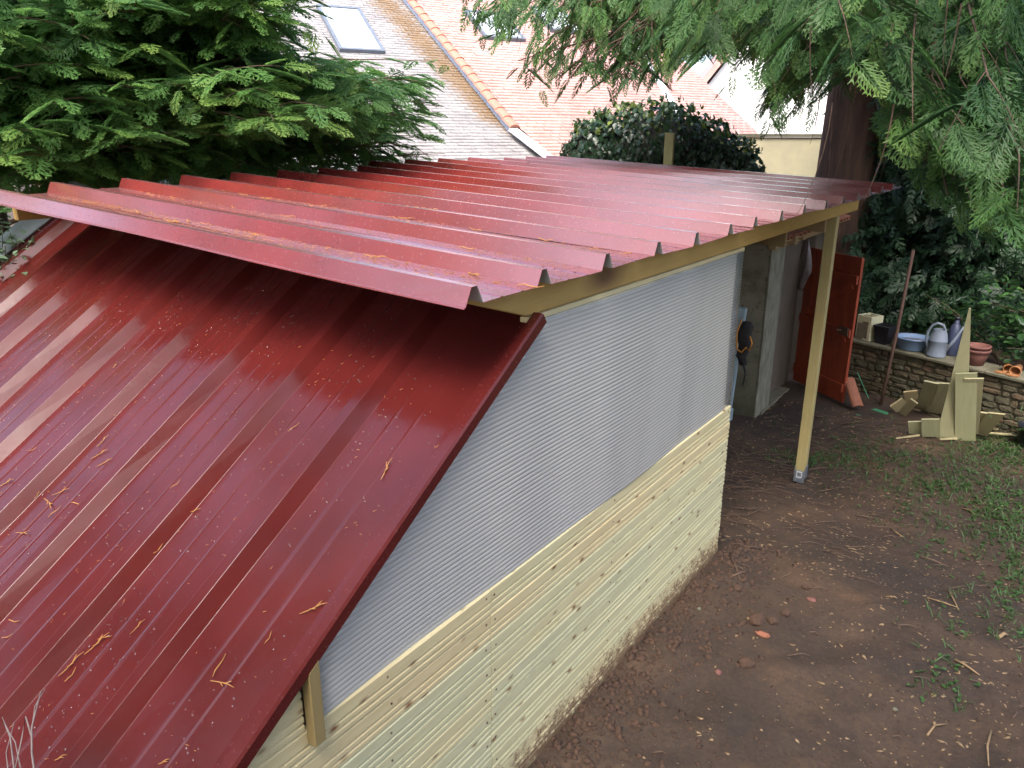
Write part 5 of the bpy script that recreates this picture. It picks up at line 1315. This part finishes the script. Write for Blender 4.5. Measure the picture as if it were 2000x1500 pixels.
for (u, v, r, lab) in ((1478, 1212, .05, 'largest dark clod of earth, left one of the row'), (1510, 1215, .035, 'middle clod of earth in the row'), (1535, 1200, .03, 'small round clod at the right of the row'), (1575, 1150, .035, 'dark clod of earth above the row, nearest to the post'), (1460, 1298, .045, 'dark clod of earth below the orange brick fragment'), (1440, 1150, .03, 'clod of earth near the far corner of the plank wall')):
    clod(u, v, r, 'clod', lab, 'clod', 'soil_clod')
for (u, v, lab) in ((1747, 1386, 'small pale pebble in the lower middle of the bare soil'), (1365, 1190, 'small pale stone next to the plank wall')): clod(u, v, .013, 'coping', lab, 'pebble', 'pebble')
# crumbs of soil, chips and grass as uncountable cover
def bits(name, n, pick, size, mat, flat=.4, tpl=None):
    oct_v = np.array([(1, 0, 0), (0, 1, 0), (-1, 0, 0), (0, -1, 0), (0, 0, 1), (0, 0, -1)]); oct_f = np.array([(0, 1, 4), (1, 2, 4), (2, 3, 4), (3, 0, 4), (1, 0, 5), (2, 1, 5), (3, 2, 5), (0, 3, 5)])
    P = np.array([pick() for _ in range(n)]); P[:, 2] = gz(P[:, 0], P[:, 1])
    s = size[0]+(size[1]-size[0])*rng.random(n)**2.5; a = rng.random(n)*6.28; el = rng.uniform(.5, 1.6 if flat > .3 else 3.5, n)
    loc = oct_v[None]*np.stack([s*el, s, s*flat], 1)[:, None, :]*(1+rng.normal(0, .15, (n, 6, 1)))
    x = loc[..., 0]*np.cos(a)[:, None]-loc[..., 1]*np.sin(a)[:, None]; y = loc[..., 0]*np.sin(a)[:, None]+loc[..., 1]*np.cos(a)[:, None]
    W = np.stack([x, y, loc[..., 2]], 2)+P[:, None, :]; F = (oct_f[None]+(np.arange(n)*6)[:, None, None]).reshape(-1, 3)
    return tag(fast_mesh(name, W.reshape(-1, 3), tris=F, mat=mat), kind='stuff')
def pick_yard():
    while True:
        x = rnd.uniform(.03, 3.6); y = rnd.uniform(2.2, 10.2)
        if rnd.random() < .5+.5*fbm(np.array(x*2.), np.array(y*2.), 2)*2: return (x, y, 0)
def pick_chip():
    while True:
        x = rnd.gauss(2.0, .8); y = rnd.uniform(2.6, 8.5)
        if x > .1: return (x, y, 0)
def pick_wall():
    return (abs(rnd.gauss(.05, .22))+.02, rnd.uniform(1.8, 5.6), 0)
def pick_under():
    return (rnd.uniform(-1.1, 1.0), rnd.uniform(5.3, 10.0), 0)
bits('soil_crumbs', 9000, pick_yard, (.003, .014), M['clod'], .6)
bits('soil_crumbs', 2600, pick_wall, (.005, .030), M['clod'], .6)
bits('wood_chips', 3600, pick_chip, (.003, .012), M['chip'], .22)
bits('wood_chips', 2200, pick_under, (.003, .014), M['chip'], .25)
polys = []
for i in range(420):                                            # thin dry stems scattered under the roof end and on the yard
    x, y, _ = pick_under() if i < 300 else pick_yard(); L = rnd.uniform(.06, .38) if i < 300 else rnd.uniform(.04, .15); a = rnd.uniform(-.5, .7) if rnd.random() < .7 else rnd.uniform(0, 3.14)
    if i < 300 and rnd.random() < .6: x, y = rnd.gauss(-.55, .35), rnd.gauss(7.4, .8)
    pts = []
    for t in (0, .33, .66, 1): px = x+L*t*math.cos(a)+.01*math.sin(t*5); py = y+L*t*math.sin(a); pts.append((px, py, float(gz(px, py))+.012+.02*math.sin(t*3)))
    polys.append(np.array(pts))
V, Q = twig_mesh(polys, .0045); tag(fast_mesh('dry_stems', V, quads=Q, mat=M['limb']), kind='stuff')
# weeds and grass
P = []; D = []; Nn = []; S = []; T = []; PB = []; DB = []; NB = []; SB = []; TB = []
patches = [(1930, 880, 50, 18, 420), (1720, 900, 70, 16, 330), (1840, 950, 90, 18, 460), (1950, 985, 50, 30, 420), (1985, 1120, 25, 60, 260), (1800, 1010, 40, 20, 90), (1605, 902, 40, 8, 150), (1890, 900, 60, 25, 260), (1985, 880, 25, 25, 260), (1850, 1330, 40, 30, 40), (1920, 1200, 60, 40, 90), (1540, 890, 25, 8, 70), (1690, 870, 40, 12, 110), (1960, 1040, 40, 20, 120), (1870, 1075, 60, 15, 60), (1640, 850, 120, 30, 60), (2060, 1000, 60, 60, 300)]
for (u, v, su, sv_, n) in patches:
    for i in range(int(n*.8)):
        g_ = gp(rnd.gauss(u, su), rnd.gauss(v, sv_), -.35)
        if g_.x < .03 and g_.y < 5.2: continue
        if rnd.random() < .55:
            for b in range(3):
                a = rnd.uniform(0, 6.28); P.append((g_.x+rnd.gauss(0, .01), g_.y+rnd.gauss(0, .01), g_.z)); D.append((math.cos(a)*.7, math.sin(a)*.7, rnd.uniform(.3, 1.2))); Nn.append((rnd.gauss(0, .3), rnd.gauss(0, .3), 1)); S.append(rnd.uniform(.03, .09)); T.append(rnd.gauss(.05, .12))
        else:
            for b in range(3):
                a = rnd.uniform(0, 6.28); PB.append((g_.x+rnd.gauss(0, .015), g_.y+rnd.gauss(0, .015), g_.z+rnd.uniform(.004, .03))); DB.append((math.cos(a), math.sin(a), rnd.uniform(0, .4))); NB.append((rnd.gauss(0, .3), rnd.gauss(0, .3), 1)); SB.append(rnd.uniform(.015, .04)); TB.append(rnd.gauss(.05, .12))
blade = (np.array([(0, .045, 0), (0, -.045, 0), (.55, -.04, .04), (.55, .04, .04), (1, 0, -.08)]), np.array([(0, 1, 2), (0, 2, 3), (3, 2, 4)]), np.zeros(5))
V, Q, TT = scatter([blade], P, D, Nn, S, T); tag(fast_mesh('grass', V, tris=Q, mat=M['grass'], attr=TT), kind='stuff')
V, Q, TT = scatter(BROAD, PB, DB, NB, SB, TB); tag(fast_mesh('ground_weeds', V, tris=Q, mat=M['grass'], attr=TT), kind='stuff')
tot = sum(len(o.data.polygons) for o in bpy.data.objects if o.type == 'MESH'); print('polys', tot, 'objects', len(bpy.data.objects))
